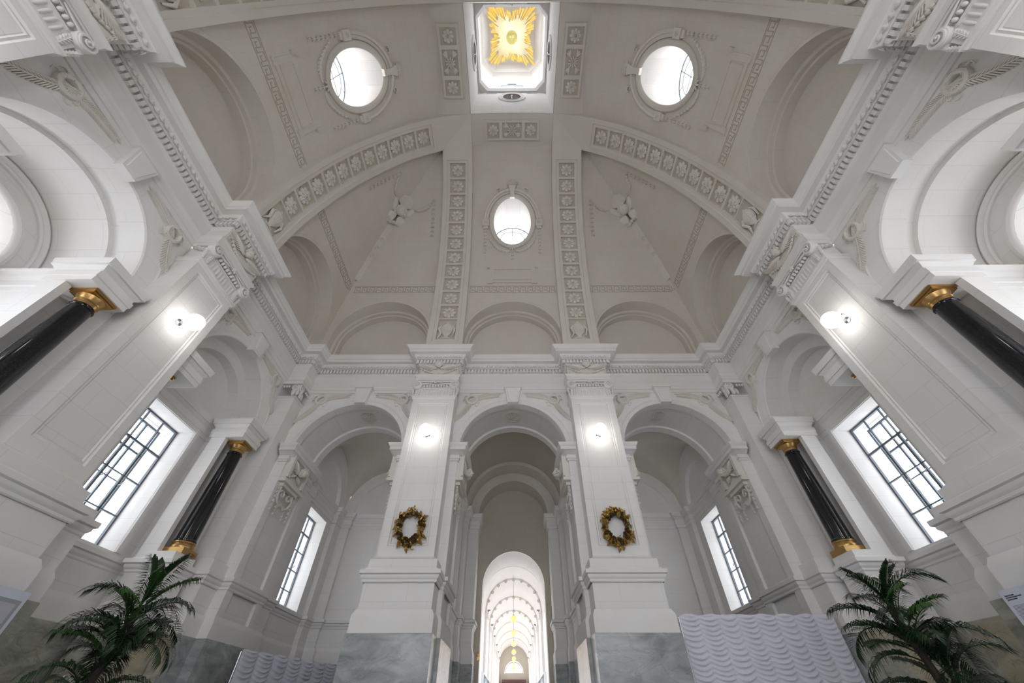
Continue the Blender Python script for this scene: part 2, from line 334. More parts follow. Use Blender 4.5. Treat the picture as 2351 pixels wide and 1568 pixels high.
# ------------------------------------------------------------------ side walls (left, right) with deep niches
def cp_(c, s): return (1.90, 1.16, 1.72) if c*s < 0 else (1.72, 1.02, 1.41)   # pedestal edges and column axis; nearer the pilaster in the corner bays
def bay_path(c, d): 
    (a0, a1, _), (b0, b1, _) = cp_(c, -1), cp_(c, 1)
    return [(c-a0, WP), (c-a0, 7.36), (c-a1, 7.36), (c-a1, 8.2), (c-1.25, 8.2), (c-1.25, d), (c+1.25, d), (c+1.25, 8.2), (c+b1, 8.2), (c+b1, 7.36), (c+b0, 7.36), (c+b0, WP)]
BAYS = ((-B, 8.5), (0, 9.7), (B, 8.5))
def side_wall(k):
    mw = side(k)
    mb = MB(); mb.wall(-7.75, 7.75, FLOOR, 8.06, WP, [('a', c, RA, ZA, FLOOR) for c, d in BAYS])
    for c, d in BAYS:
        # jambs of the notch, the piers behind it and the niche end wall with its window
        for s in (-1, 1):
            mb.quad((c+s*RA, WP, FLOOR), (c+s*RA, 8.2, FLOOR), (c+s*RA, 8.2, ZI), (c+s*RA, WP, ZI))
            mb.quad((c+s*RA, 8.2, FLOOR), (c+s*1.25, 8.2, FLOOR), (c+s*1.25, 8.2, ZI), (c+s*RA, 8.2, ZI))
            if d > 9 and (s < 0) == (k == 'left'):   # unseen window added in the near jamb to brighten the middle niche
                g0 = (lambda u: 1.4); g1 = (lambda u: 5.2)
                mb.columns([8.2, 8.35, 9.65, d], [(8.35, 9.65, g0, g1)], lambda u: FLOOR, lambda u: ZI, lambda u, z, s=s: (c+s*1.25, u, z))
                mb.grid([[(c+s*x, 8.35, 1.4), (c+s*x, 9.65, 1.4), (c+s*x, 9.65, 5.2), (c+s*x, 8.35, 5.2)] for x in (1.25, 1.45)], True)
            else: mb.quad((c+s*1.25, 8.2, FLOOR), (c+s*1.25, d, FLOOR), (c+s*1.25, d, ZI), (c+s*1.25, 8.2, ZI))
            q_ = cp_(c, s)[1]
            if c*s >= 0: mb.box(*sorted((c+s*(q_+.003), c+s*(q_+.13))), 7.80, 8.19, 2.6, 5.45)      # slim pier beside the column recess
            mb.box(*sorted((c+s*cp_(c, s)[0], c+s*cp_(c, s)[1])), 7.36, 8.19, FLOOR, 2.62)      # pedestal of the column
        if d < 9:
            mb.arch(c, ZA, [(RA, WP), (RA, 8.2), (1.25, 8.2), (1.25, d)], ZI-.05)
            mb.wall(c-1.25, c+1.25, FLOOR, 7.4, d, [('r', c-.78, c+.78, 2.53, 5.41)])
            g = d
        else:
            mb.arch(c, ZA, [(RA, WP), (RA, 8.25), (1.63, 8.27), (1.63, 8.42), (1.54, 8.44), (1.54, d)], ZI-.05)
            mb.wall(c-1.6, c+1.6, FLOOR, 7.75, d, [('r', c-1.15, c+1.15, 0.2, 5.3), ('r', c-1.05, c+1.05, 5.301, 7.12)])
            # splayed round window
            n = 40
            ring = lambda r, w: [(c+r*math.cos(2*PI*i/n), w, 6.07+r*math.sin(2*PI*i/n)) for i in range(n)]
            sq = []
            for i in range(n):
                a = 2*PI*i/n; q = max(abs(math.cos(a)), abs(math.sin(a))); sq.append((c+1.05*math.cos(a)/q, d, 6.07+(1.05 if math.sin(a) > 0 else .769)*math.sin(a)/q))
            mb.grid([sq, ring(.99, d), ring(.97, d+.05), ring(.80, d+.42), ring(.80, d+.6)], True)
            g = d
        f = .0
        zb_, hx = (2.53, .78) if d < 9 else (.2, 1.15)
        mb.grid([[(c-hx, g, zb_), (c+hx, g, zb_), (c+hx, g, 5.41 if d < 9 else 5.3), (c-hx, g, 5.41 if d < 9 else 5.3)], [(c-hx, g+1.0, zb_), (c+hx, g+1.0, zb_), (c+hx, g+1.0, 5.41 if d < 9 else 5.3), (c-hx, g+1.0, 5.41 if d < 9 else 5.3)]], True)
    w = struct(mb.build('wall_'+k, M['wall'], None, mw))
    # mouldings: entablature over the columns, dado, plinth band, marble
    im = imp_prof(ZI, .53, .13)
    for c, d in BAYS:
        m = MB(); m.sweep(bay_path(c, d), im); m.build('impost_moulding', M['trim'], w)
        core = MB()
        for s in (-1, 1): core.box(*sorted((c+s*cp_(c, s)[0], c+s*cp_(c, s)[1])), 7.36, 8.2, 5.42, ZI-.01)
        core.build('impost_block', M['trim'], w)
        a = MB()   # archivolt
        a.arch(c, ZA, [(2.06, WP), (2.06, WP-.05), (2.0, WP-.07), (1.97, WP-.045), (1.72, WP-.045), (1.70, WP-.03), (1.60, WP-.03), (1.575, WP), (1.575, WP+.02)], ZI)
        a.build('archivolt', M['wall'], w)
        kst(w, c, ZA+RA-.04)
        if d < 9:
            fr = MB()
            for q, (o0, h) in enumerate(((.0, .02), (.09, .05))):
                e_ = .783+q*.004; fr.box(c-.98+o0, c-e_, d-h, d+.01-q*.003, 2.53+q*.003, 5.55-q*.003); fr.box(c+e_, c+.98-o0, d-h, d+.01-q*.003, 2.53+q*.003, 5.55-q*.003)
            fr.build('window_surround', M['trim'], w)
        else:
            t = MB(); t.arch(c, ZA, [(1.53, d), (1.53, d-.07), (1.49, d-.10), (1.45, d-.07), (1.42, d-.06), (1.39, d-.08), (1.36, d-.05), (1.36, d)], ZA-.9); t.build('round_window_moulding', M['trim'], w)
            t = MB(); n = 44
            t.grid([[(c+r*math.cos(2*PI*i/n), ww, 6.07+r*math.sin(2*PI*i/n)) for i in range(n)] for r, ww in ((1.13, d), (1.13, d-.05), (1.07, d-.07), (1.02, d-.05), (.99, d))], True); t.build('round_window_frame', M['trim'], w)
            for s in (-1, 1):   # little scroll consoles at the foot of the moulding
                t = MB(); t.tube([(c+s*(1.44+.09*math.cos(a)), d-.07, 5.32+.09*math.sin(a)) for a in [x*.5 for x in range(11)]], .035); t.box(*sorted((c+s*1.36, c+s*1.53)), d-.1, d, 5.05, 5.22); t.build('scroll_console', M['trim'], w)
        palms(w, c)
    P = [(-7.08, 7.08), (-7.08, WP-.02)]
    def base_path(e=0):
        p = [(-7.08, 7.08), (-7.08, WP)]
        for i, (c, d) in enumerate(BAYS):
            p += bay_path(c, d)
            if i < 2:
                x = -PX if i == 0 else PX; p += [(x-.83, WP), (x-.83, 7.04), (x+.83, 7.04), (x+.83, WP)]
        return p+[(7.08, WP), (7.08, 7.08)]
    q = base_path()
    for nm, pr, mt in (('dado_moulding', DADO, 'trim'), ('plinth_band', BAND, 'trim'), ('marble_dado', MARB, 'marble2')):
        m = MB(); m.sweep(q, pr, (-7.7, 7.08), (7.7, 7.08)); o = m.build(nm, M[mt], w)
        if mt == 'marble2': o['label'] = 'greenish grey marble dado slabs'
    for c, d in BAYS:
        hx = .78 if d < 9 else 1.15  # middle niche window lies out of view, enlarged to brighten the niche
        casement(mw, c-hx, c+hx, 2.53 if d < 9 else .2, 5.41 if d < 9 else 5.3, d+(.47 if d < 9 else .2), 3, 4)
        if d > 9:
            sg = -1 if k == 'left' else 1
            casement(mw @ T(sg*1.25, 9.0, 0) @ R(PI/2 if sg < 0 else -PI/2), -.65, .65, 1.4, 5.2, .1, 2, 5, False)  # glazing of the added, unseen jamb window
        if d > 9: round_window(mw, c, 6.07, .80, .80, d+.5)
    # black columns
    for i, (c, d) in enumerate(BAYS):
        for s in (-1, 1): column(k, mw, c+s*cp_(c, s)[2], 7.80 if c*s < 0 else 7.6, i, s)
    return w
def kst(parent, c, z0, w=WP, mt='trim'):
    m = MB()
    for (a, b, h0, z_0, z_1) in ((.175, .27, .20, z0-.04, z0+.56), ): 
        m.add([(c-a, w, z_0), (c+a, w, z_0), (c+b, w, z_1), (c-b, w, z_1), (c-a, w-h0, z_0), (c+a, w-h0, z_0), (c+b, w-h0, z_1), (c-b, w-h0, z_1)], [(4, 5, 6, 7), (0, 1, 5, 4), (1, 2, 6, 5), (2, 3, 7, 6), (3, 0, 4, 7)])
        m.add([(c-a+.05, w-h0, z_0+.05), (c+a-.05, w-h0, z_0+.05), (c+b-.055, w-h0, z_1-.05), (c-b+.055, w-h0, z_1-.05), (c-a+.06, w-h0-.02, z_0+.06), (c+a-.06, w-h0-.02, z_0+.06), (c+b-.065, w-h0-.02, z_1-.06), (c-b+.065, w-h0-.02, z_1-.06)], [(4, 5, 6, 7), (0, 1, 5, 4), (1, 2, 6, 5), (2, 3, 7, 6), (3, 0, 4, 7)])
        m.box(c-b-.035, c+b+.035, w-h0-.05, w, z_1, z_1+.07)
    m.build('keystone', M[mt], parent)

def round_window(mw, c, zc, a, b, w, curve=None):
    wn[0] += 1; root = struct(obj('window_%d' % wn[0], None, None, mw)); n = 40
    P = lambda s, i: (c+a*s*math.cos(2*PI*i/n), w, zc+b*s*math.sin(2*PI*i/n))
    for s, r, nm in ((.985, .025, 'window_frame'), (.66, .014, 'glazing_bar')):
        m = MB(); m.tube([P(s, i) for i in range(n)], r, 6, True); m.build(nm, M['frame'], root)
    for d in range(8):
        ang = d*PI/4; m = MB(); s0, s1 = ((0, .98) if d % 2 == 0 else (.66, .98))
        m.tube([(c+a*s*math.cos(ang), w, zc+b*s*math.sin(ang)) for s in (s0, s1)], .013); m.build('glazing_bar', M['frame'], root)
    for d in range(8):
        m = MB(); k = 5; lo = [(c+a*.05*math.cos(2*PI*(d+t/k)/8), w+.004, zc+b*.05*math.sin(2*PI*(d+t/k)/8)) for t in range(k+1)]
        m.grid([lo, [(c+a*.98*math.cos(2*PI*(d+t/k)/8), w+.004, zc+b*.98*math.sin(2*PI*(d+t/k)/8)) for t in range(k+1)]]); m.build('pane', M['glass'], root)
    L = bpy.data.lights.new('daylight_portal', 'AREA'); L.shape = 'RECTANGLE'; L.size = 2*a; L.size_y = 2*b; L.cycles.is_portal = True
    obj('daylight_portal', L, root).matrix_local = T(c, w+.12, zc) @ R(-PI/2, 'X')
    return root

# ------------------------------------------------------------------ columns
colm = {}
def column_meshes():
    m = MB(); sh = [(.214, 2.90), (.228, 2.905), (.228, 2.93), (.212, 2.95)]
    for i in range(13): t = i/12; sh.append((.212-.044*t**1.25, 2.95+2.13*t))
    sh += [(.180, 5.085), (.186, 5.10), (.180, 5.115), (.167, 5.12), (.155, 5.16)]
    m.lathe(sh, 40); colm['shaft'] = m.mesh('shaft', M['black'])
    m = MB(); m.box(-.255, .255, -.255, .255, 2.62, 2.74); m.lathe([(.245, 2.74), (.255, 2.77), (.25, 2.80), (.236, 2.82), (.230, 2.84), (.242, 2.86), (.238, 2.885), (.216, 2.905), (.1, 2.905)], 36); colm['base'] = m.mesh('base', M['gold'])
    m = MB(); m.lathe([(.1, 5.15), (.166, 5.15), (.166, 5.21), (.18, 5.22), (.18, 5.24), (.172, 5.245), (.195, 5.29), (.21, 5.33), (.1, 5.34)], 36); m.box(-.215, .215, -.215, .215, 5.33, 5.37); m.box(-.235, .235, -.235, .235, 5.37, 5.42); colm['capital'] = m.mesh('capital', M['gold'])
column_meshes()
def column(k, mw, u, w, i, s):
    # in the left wall u grows with distance from the camera, in the right wall it shrinks
    far = (s > 0) == (k == 'left'); bay = {0: 'front', 1: 'middle', 2: 'far corner'} if k == 'left' else {0: 'far corner', 1: 'middle', 2: 'front'}
    t = thing('column', 'polished black granite column with gilt base and capital, %s side of the %s niche in the %s wall' % ('far' if far else 'near', bay[i], k), 'column', mw @ T(u, w, 0), 'black columns of the wall niches')
    for p in ('base', 'shaft', 'capital'): obj(p, colm[p], t)

# ------------------------------------------------------------------ relief ornaments (flat: x right, y up, z out)
def leafrow(m, p0, p1, n, ln, wd, h=.03, bend=.0, ang=.75, taper=True):
    p0 = Vector(p0); p1 = Vector(p1); d = p1-p0; a = math.atan2(d.y, d.x); nrm = Vector((-d.y, d.x)).normalized()
    pts = [p0+d*(i/12)+nrm*bend*math.sin(PI*i/12) for i in range(13)]
    m.tube([(p.x, p.y, h) for p in pts], .016, 5)
    for i in range(n):
        t = (i+.5)/n; q = p0+d*t+nrm*bend*math.sin(PI*t); k = math.sin(PI*min(1, .22+.78*t*1.0)) if taper else 1
        l = ln*(.55+.45*math.sin(PI*(.15+.8*t))) if taper else ln
        aa = a+bend*PI/d.length*math.cos(PI*t)
        for s in (-1, 1):
            b = aa+s*ang; m.ell((q.x+math.cos(b)*l*.5, q.y+math.sin(b)*l*.5, h*.6), (l*.55, wd, h*.8), b, 6, 4)
    b = a; m.ell((p1.x+math.cos(b)*ln*.3, p1.y+math.sin(b)*ln*.3, h*.6), (ln*.45, wd, h*.8), b, 6, 4)
def palm_relief_mesh():   # spandrel ornament, origin at the wreath; inner branch to +x, outer branch down -x
    m = MB()
    m.tube([(.155*math.cos(a), .15*math.sin(a), .03) for a in [2*PI*i/20 for i in range(20)]], .052, 8, True)
    for i in range(40):
        a = rnd.random()*2*PI; r = .155+rnd.uniform(-.04, .04); m.ell((r*math.cos(a), r*math.sin(a)*.97, .07), (.014, .012, .012), a, 5, 3)
    leafrow(m, (-.05, -.06), (.80, .17), 19, .20, .019, .05, .05, .55)
    leafrow(m, (.06, .05), (-.50, -.74), 19, .18, .019, .05, .05, .55)
    for a, x, y in ((2.2, -.16, .15), (1.5, .02, .2), (-.2, .2, -.12), (2.8, -.22, .04), (-1.2, .12, -.2)):
        m.tube([(x+.08*t*math.cos(a+t), y+.08*t*math.sin(a+t), .03) for t in (0, .5, 1, 1.5)], [.02, .016, .012, .006], 5)
    m.warp(lambda x, y, z: (x, y, z*1.3)); return m
pm = palm_relief_mesh().mesh('palm_relief', M['relief'])
pmm = palm_relief_mesh().warp(lambda x, y, z: (-x, y, z)).mesh('palm_relief', M['relief'])
def palms(parent, c, w=WP, dz=0):
    k_ = Matrix.Diagonal((1.06, 1.1, 1.2, 1)); obj('palm_relief', pm, parent, T(c-1.40, w, 7.73+dz) @ FACE @ k_); obj('palm_relief', pmm, parent, T(c+1.40, w, 7.73+dz) @ FACE @ k_)

def wing(m, x0, y0, x1, y1, s, n=9, wd=.05, h=.05):
    """feathered wing from the shoulder (x0,y0) to the tip (x1,y1); feathers hang to side s"""
    d = Vector((x1-x0, y1-y0)); L = d.length; a = math.atan2(d.y, d.x); nr = Vector((-d.y, d.x)).normalized()*s
    m.ell((x0+d.x*.42, y0+d.y*.42, h), (L*.5, wd*1.0, h*.9), a, 8, 6)
    for row, (f, k) in enumerate(((.55, 1.0), (.3, .65))):
        for i in range(n):
            t = .12+.86*i/(n-1); q = Vector((x0, y0))+d*t*.92; l = L*f*(.35+.5*math.sin(PI*(.25+.6*t)))
            b = a+s*(.9-.75*t); m.ell((q.x+math.cos(b)*l*.45, q.y+math.sin(b)*l*.45, h*(.5+.25*row)), (l*.5, wd*.30, h*.55), b, 6, 4)
def head(m, x, y, r, z):
    m.ell((x, y, z), (r*.85, r, r*.9), 0, 14, 10)
    for i in range(26):
        a = -.35+(PI+.7)*i/25; q = r*(.86+.1*rnd.random()); m.ell((x+q*math.cos(a), y+q*math.sin(a)*1.05, z+r*rnd.uniform(.0, .4)), (r*.22, r*.19, r*.2), a, 6, 4)
    m.ell((x, y-r*.02, z+r*.88), (r*.10, r*.22, r*.16), 0, 6, 4)           # nose
    for s in (-1, 1):
        m.ell((x+s*r*.36, y-r*.34, z+r*.60), (r*.26, r*.24, r*.24), 0, 7, 5)   # cheek
        m.ell((x+s*r*.30, y+r*.12, z+r*.74), (r*.14, r*.07, r*.08), 0, 6, 4)   # eye
        m.ell((x+s*r*.30, y+r*.28, z+r*.76), (r*.2, r*.05, r*.08), s*-.2, 6, 4) # brow
    m.ell((x, y-r*.42, z+r*.78), (r*.2, r*.06, r*.08), 0, 6, 4)            # mouth
    m.ell((x, y-r*.68, z+r*.55), (r*.24, r*.16, r*.2), 0, 6, 4)            # chin
def garland(m, x0, y0, x1, y1, sag, n, r, z=.05):
    for i in range(n):
        t = (i+.5)/n; x = x0+(x1-x0)*t; y = y0+(y1-y0)*t-sag*4*t*(1-t); dy = (y1-y0)-sag*4*(1-2*t); a = math.atan2(dy, x1-x0)
        k = .6+.5*math.sin(PI*t); m.ell((x, y, z), (r*1.25*k, r*.8*k, r*.8*k), a, 7, 5)
        for s in (-1, 1): m.ell((x-math.cos(a)*r*.5, y+s*r*.6*k, z*.8), (r*.9*k, r*.3, r*.35), a+s*.5, 6, 4)
def drop(m, x, y, n, s, z=.03, a0=-PI/2):   # hanging string of bell flowers
    for i in range(n):
        yy = y-i*s*1.25
        for q in (-.5, 0, .5): m.ell((x+math.sin(q)*s*.45, yy-math.cos(q)*s*.42, z), (s*.48, s*.15, s*.2), -PI/2+q, 6, 4)
        m.ell((x, yy, z+.01), (s*.16, s*.16, s*.16), 0, 5, 4)

def frieze_angel():
    m = MB(); m.box(-.66, .66, -.28, .28, -.01, .012)
    wing(m, .08, .02, .62, .17, -1, 10, .06, .07); wing(m, -.08, .02, -.62, .17, 1, 10, .06, .07)
    head(m, 0, .15, .125, .11)
    garland(m, -.6, .02, .6, .02, .22, 15, .05, .05)
    for s in (-1, 1): drop(m, s*.62, .02, 3, .08, .05)
    return m
fa = frieze_angel().mesh('angel_relief', M['relief'])

def volute(m, x, y, r, s, z):
    n = 34; pts = []; rr = []
    for i in range(n):
        t = i/(n-1); a = PI/2+s*(-1)*t*2*PI*1.9; q = r*(1-.86*t); pts.append((x+q*math.cos(a), y+q*math.sin(a), z+.05*t)); rr.append(.030*(1-.55*t))
    m.tube(pts, rr, 6); m.ell((x, y, z+.03), (r*.18, r*.18, .05), 0, 8, 6)
    m.lathe([(r*1.0, z-.14), (r*1.02, z-.02), (r*.9, z), (0.01, z)], 24, x, y)
def ionic():   # pilaster capital: relief frame with z=0 at the shaft face, y=0 at the shaft top
    m = MB(); m.box(-.66, .66, -.02, .56, -.5, .02)
    n = 15   # fluted neck
    for i in range(9):
        x = -.40+.1*i; m.ell((x, .17, .02), (.032, .16, .035), 0, 6, 6)
    m.box(-.44, .44, .31, .345, 0, .06)
    for i in range(9): m.ell((-.38+.095*i, .40, .08), (.036, .05, .045), 0, 8, 6)
    m.box(-.5, .5, .45, .48, 0, .09)
    for s in (-1, 1):
        volute(m, s*.615, .44, .155, s, .12)
        leafrow(m, (s*.56, .0), (s*.53, .30), 5, .1, .022, .05, 0, .6)
        m.tube([(s*.5, .47, .1), (s*.3, .46, .13), (s*.12, .50, .12)], [.03, .022, .012], 6)
        leafrow(m, (s*.70, .02), (s*.74, .25), 4, .07, .018, .03, 0, .6)
        for q in range(4): m.ell((s*.72, .32+.04*q, -.12*q), (.06, .04, .06), 0, 6, 4)
    for a in range(5): m.ell((.05*math.cos(a*1.257+.3), .52+.045*math.sin(a*1.257+.3), .15), (.035, .025, .025), a*1.257+.3, 6, 4)
    m.ell((0, .52, .17), (.025, .025, .025))
    m.box(-.72, .72, .53, .56, -.5, .13); m.box(-.70, .70, .56, .59, -.5, .11)
    return m
io = ionic().mesh('capital', M['trim'])

# ------------------------------------------------------------------ pilasters
def pil_meshes():
    D = {}
    m = MB(); z0, z1 = 2.70, 7.43; h = .68; f = PF; b = WP
    def rect(x, zz0, zz1, w): return [(-x, w, zz0), (x, w, zz0), (x, w, zz1), (-x, w, zz1)]
    m.grid([rect(h, z0, z1, b), rect(h, z0, z1, f), rect(.50, z0+.30, z1-.17, f), rect(.475, z0+.325, z1-.195, f+.035), rect(.44, z0+.36, z1-.23, f+.02), rect(.42, z0+.38, z1-.25, f+.05), rect(.405, z0+.395, z1-.265, f+.04)], True)
    m.add(rect(.405, z0+.395, z1-.265, f+.04), [(0, 1, 2, 3)])
    D['shaft'] = m.mesh('shaft', M['wall'])
    m = MB(); m.sweep([(-h, WP), (-h, PF), (h, PF), (h, WP)], [(0, 7.40), (.02, 7.41), (.03, 7.44), (.03, 7.46), (.06, 7.475), (.06, 7.52), (0, 7.53)]); m.quad((-h-.05, PF-.05, 7.52), (h+.05, PF-.05, 7.52), (h+.05, WP, 7.52), (-h-.05, WP, 7.52)); D['astragal'] = m.mesh('astragal', M['trim'])
    m = MB()
    m.sweep([(-h, WP), (-h, PF), (h, PF), (h, WP)], [(0, 2.78), (.025, 2.74), (.09, 2.70), (.12, 2.69), (.12, 2.45)]); m.box(-.80, .80, PF-.12, WP, 1.3, 2.46)
    D['pedestal'] = m.mesh('pedestal', M['wall'])
    return D
PM = pil_meshes()
def pilaster(mw, x, label, lamp=None, capital=True):
    t = thing('pilaster', label, 'pilaster', mw @ T(x, 0, 0), 'tall panelled pilasters of the hall')
    for p in ('pedestal', 'shaft', 'astragal'): obj(p, PM[p], t)
    obj('capital', io, t, T(0, PF, 7.50) @ FACE)
    obj('angel_relief', fa, t, T(0, PF-.015, 8.66) @ FACE)
    return t
gl = MB()
for i in range(1):
    gl.lathe([(.184*math.sin(PI*k/16)+1e-4, -.184*math.cos(PI*k/16)) for k in range(17)], 28)
glm = gl.mesh('globe', M['lamp'])
bk = MB(); bk.lathe([(.001, .0), (.07, .0), (.075, .02), (.05, .03), (.03, .05), (.03, .15), (.055, .16), (.055, .20)], 20); bkm = bk.mesh('bracket', M['chrome'])
def wall_lamp(mw, x, label):
    t = thing('wall_lamp', label, 'lamp', mw @ T(x, PF+.04, 6.07) @ FACE, 'globe lamps on the pilasters')
    obj('bracket', bkm, t); obj('globe', glm, t, T(0, 0, .35))
    m = MB(); m.tube([(.03, .16, .0), (.03, .16, .05)], .014); m.build('fixing_stud', M['chrome'], t)

# ------------------------------------------------------------------ end wall with three arches, side chambers and the passage
def back_wall():
    mw = side('back')
    mb = MB(); mb.wall(-7.75, 7.75, FLOOR, 8.06, WP, [('a', c, RB, ZB, FLOOR) for c in (-B, 0, B)])
    for c in (-B, 0, B):
        mb.arch(c, ZB, [(RB, WP), (RB, 8.0), (RB+.07, 8.02), (RB+.07, 9.18), (RB, 9.2), (RB, 9.5)], FLOOR)
    w = struct(mb.build('wall_back', M['wall'], None, mw))
    for c in (-B, 0, B):
        a = MB()
        a.arch(c, ZB, [(2.13, WP), (2.13, WP-.05), (2.08, WP-.065), (2.05, WP-.045), (1.84, WP-.045), (1.80, WP+.0), (1.76, WP-.02), (RB+.005, WP-.02), (RB-.005, WP)], ZI)
        a.build('archivolt', M['wall'], w)
        kst(w, c, ZB+RB-.02)
        palms(w, c, WP, .0)
        # soffit rosette: paterae in an oval frame
        t = MB()
        for i in range(16):
            an = 2*PI*i/16; t.ell((.17*math.cos(an), .17*math.sin(an), .02), (.10, .028, .025), an, 6, 4)
        t.tube([(.075*math.cos(a_), .075*math.sin(a_), .035) for a_ in [2*PI*i/16 for i in range(16)]], .018, 6, True); t.ell((0, 0, .03), (.045, .045, .04), 0, 8, 5)
        t.lathe([(.31, .0), (.30, .025), (.285, .0)], 30)
        t.tube([(.50*math.cos(2*PI*i/36), .40*math.sin(2*PI*i/36), .005) for i in range(36)], .014, 5, True)
        t.build('soffit_rosette', M['relief'], w, T(c, 8.58, ZB+RB+.065) @ R(PI, 'X'))
        # imposts and cherub capitals of the jambs
        for s in (-1, 1):
            im = MB(); pth = [(c+s*(RB+.24), WP), (c+s*RB, WP), (c+s*RB, 9.5)]
            if s > 0: pth = pth[::-1]
            im.sweep(pth, [(0, 5.50), (.04, 5.51), (.04, 5.56), (.07, 5.57), (.07, 5.63), (.05, 5.64), (.05, 5.69), (.14, 5.72), (.18, 5.76), (.24, 5.77), (.24, 5.87), (.27, 5.89), (.30, 5.96), (.30, ZI+.03), (0, ZI+.03)])
            im.build('impost_moulding', M['trim'], w)
            cc = thing_child_cherub(w)
            cc.matrix_local = T(c+s*RB, 8.35, 5.42) @ R(PI/2 if s < 0 else -PI/2) @ FACE @ Matrix.Diagonal((1.25, 1.12, 1.4, 1))
    # chamber walls
    rooms = MB(); tan = MB()
    H = 1.93
    for c in (-B, B):
        so = -1 if c < 0 else 1
        for s in (-1, 1):
            xw = c+s*H; outer = (s == so)
            # side wall lies in the plane x = xw, w from 9.5 to 13.25
            def P(u, z, xw=xw): return (xw, u, z)
            hl = [(10.56, 12.1, lambda u: 2.47, lambda u: 5.30)] if outer else []
            us = sorted({9.5, 13.25, 10.56, 12.1}) if outer else [9.5, 13.25]
            rooms.columns(us, hl, lambda u: FLOOR, lambda u: 6.0, lambda u, z: P(u, z))
            # lunette over the cornice: ring and recessed blind arch
            n = 28; cy = 11.375
            arc = lambda r, x, z0=6.0: [(x, cy+min(r, 1.9)*math.cos(PI-PI*i/n), z0+r*math.sin(PI-PI*i/n)) for i in range(n+1)]
            rooms.grid([arc(1.94, xw), arc(1.28, xw), arc(1.25, xw+s*.14)]); rooms.grid([arc(1.25, xw+s*.14), arc(.001, xw+s*.14)])
            if outer:
                x0, x1 = xw, xw+s*1.0
                rooms.grid([[(x0, 10.56, 2.47), (x0, 12.1, 2.47), (x0, 12.1, 5.3), (x0, 10.56, 5.3)], [(x1, 10.56, 2.47), (x1, 12.1, 2.47), (x1, 12.1, 5.3), (x1, 10.56, 5.3)]], True)
        rooms.wall(c-H, c+H, FLOOR, 6.0, 13.25)
        rooms.wall(c-H, c+H, FLOOR, 8.1, 9.5, [('a', c, RB, ZB, FLOOR)])
        n = 32; arc = lambda r, w: [(c+r*math.cos(PI-PI*i/n), w, 6.0+r*math.sin(PI-PI*i/n)) for i in range(n+1)]
        rooms.grid([arc(H, 13.25), arc(1.5, 13.25), arc(1.47, 13.35)]); rooms.grid([arc(1.47, 13.35), arc(.001, 13.35)])
        g = []; N = 24
        for i in range(N+1):
            row = []
            for j in range(N+1):
                x = -H+2*H*i/N; y = -1.9+3.8*j/N
                z = max(math.sqrt(max(0, H*H-x*x)), math.sqrt(max(0, H*H-(y*H/1.9)**2)))
                row.append((c+x, 11.375+y, 6.0+z))
            g.append(row)
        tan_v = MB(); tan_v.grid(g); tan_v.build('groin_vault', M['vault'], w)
    rooms.build('chamber_wall', M['wall'], w)
    # chamber mouldings
    for c in (-B, B):
        pth = [(c-H, 9.5), (c-H, 13.25), (c+H, 13.25), (c+H, 9.5)]
        # pilaster strips by the corners
        st = MB()
        for xs, ws in ((c-H, 1), (c+H, -1)):
            st.box(*sorted((xs, xs+ws*.16)), 12.55, 13.25, FLOOR, 5.5); st.box(*sorted((xs, xs+ws*.16)), 9.5, 10.15, FLOOR, 5.5)
        st.box(c-H, c-H+.5, 13.1, 13.25, FLOOR, 5.5); st.box(c+H-.5, c+H, 13.1, 13.25, FLOOR, 5.5)
        st.build('pier_strip', M['wall'], w)
        so = -1 if c < 0 else 1
        def seg(ins): return [(c-H, 9.5), (c-H+ins, 9.5), (c-H+ins, 10.17), (c-H, 10.17), (c-H, 12.53), (c-H+ins, 12.53), (c-H+ins, 13.25-ins), (c-H+.52, 13.25-ins), (c-H+.52, 13.25), (c+H-.52, 13.25), (c+H-.52, 13.25-ins), (c+H-ins, 13.25-ins), (c+H-ins, 12.53), (c+H, 12.53), (c+H, 10.17), (c+H-ins, 10.17), (c+H-ins, 9.5), (c+H, 9.5)]
        sp = seg(.16)
        m = MB(); m.sweep(sp, imp_prof(ZI+.03, .55, .17)); m.build('impost_moulding', M['trim'], w)
        for nm, pr, mt in (('dado_moulding', DADO, 'trim'), ('plinth_band', BAND, 'trim'), ('marble_dado', MARB, 'marble')):
            m = MB(); m.sweep(sp, pr); m.build(nm, M[mt], w)
    # passage: vaulted bay behind the middle arch
    ps = MB()
    ps.wall(-H, H, FLOOR, 8.1, 9.5, [('a', 0, RB, ZB, FLOOR)])
    for s in (-1, 1):
        for x0, w0, x1, w1 in ((H, 9.5, H, 12.4), (H, 12.4, 1.79, 12.4), (1.79, 12.4, 1.79, 13.2), (1.79, 13.2, 1.42, 13.2), (1.42, 13.2, 1.42, 14.2)):
            ps.quad((s*x0, w0, FLOOR), (s*x1, w1, FLOOR), (s*x1, w1, 6.0), (s*x0, w0, 6.0))
    ps.build('passage_wall', M['wall'], w)
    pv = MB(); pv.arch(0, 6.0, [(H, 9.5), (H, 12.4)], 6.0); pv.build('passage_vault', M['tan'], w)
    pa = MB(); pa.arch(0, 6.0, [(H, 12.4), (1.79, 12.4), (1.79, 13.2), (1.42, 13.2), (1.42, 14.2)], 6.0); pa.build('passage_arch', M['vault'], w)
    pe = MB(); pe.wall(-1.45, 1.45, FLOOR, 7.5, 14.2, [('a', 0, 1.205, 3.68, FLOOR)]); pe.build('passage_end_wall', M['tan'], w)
    pt = [(-H, 9.5), (-H, 12.4), (-1.79, 12.4), (-1.79, 13.2), (-1.42, 13.2), (-1.42, 14.2)]
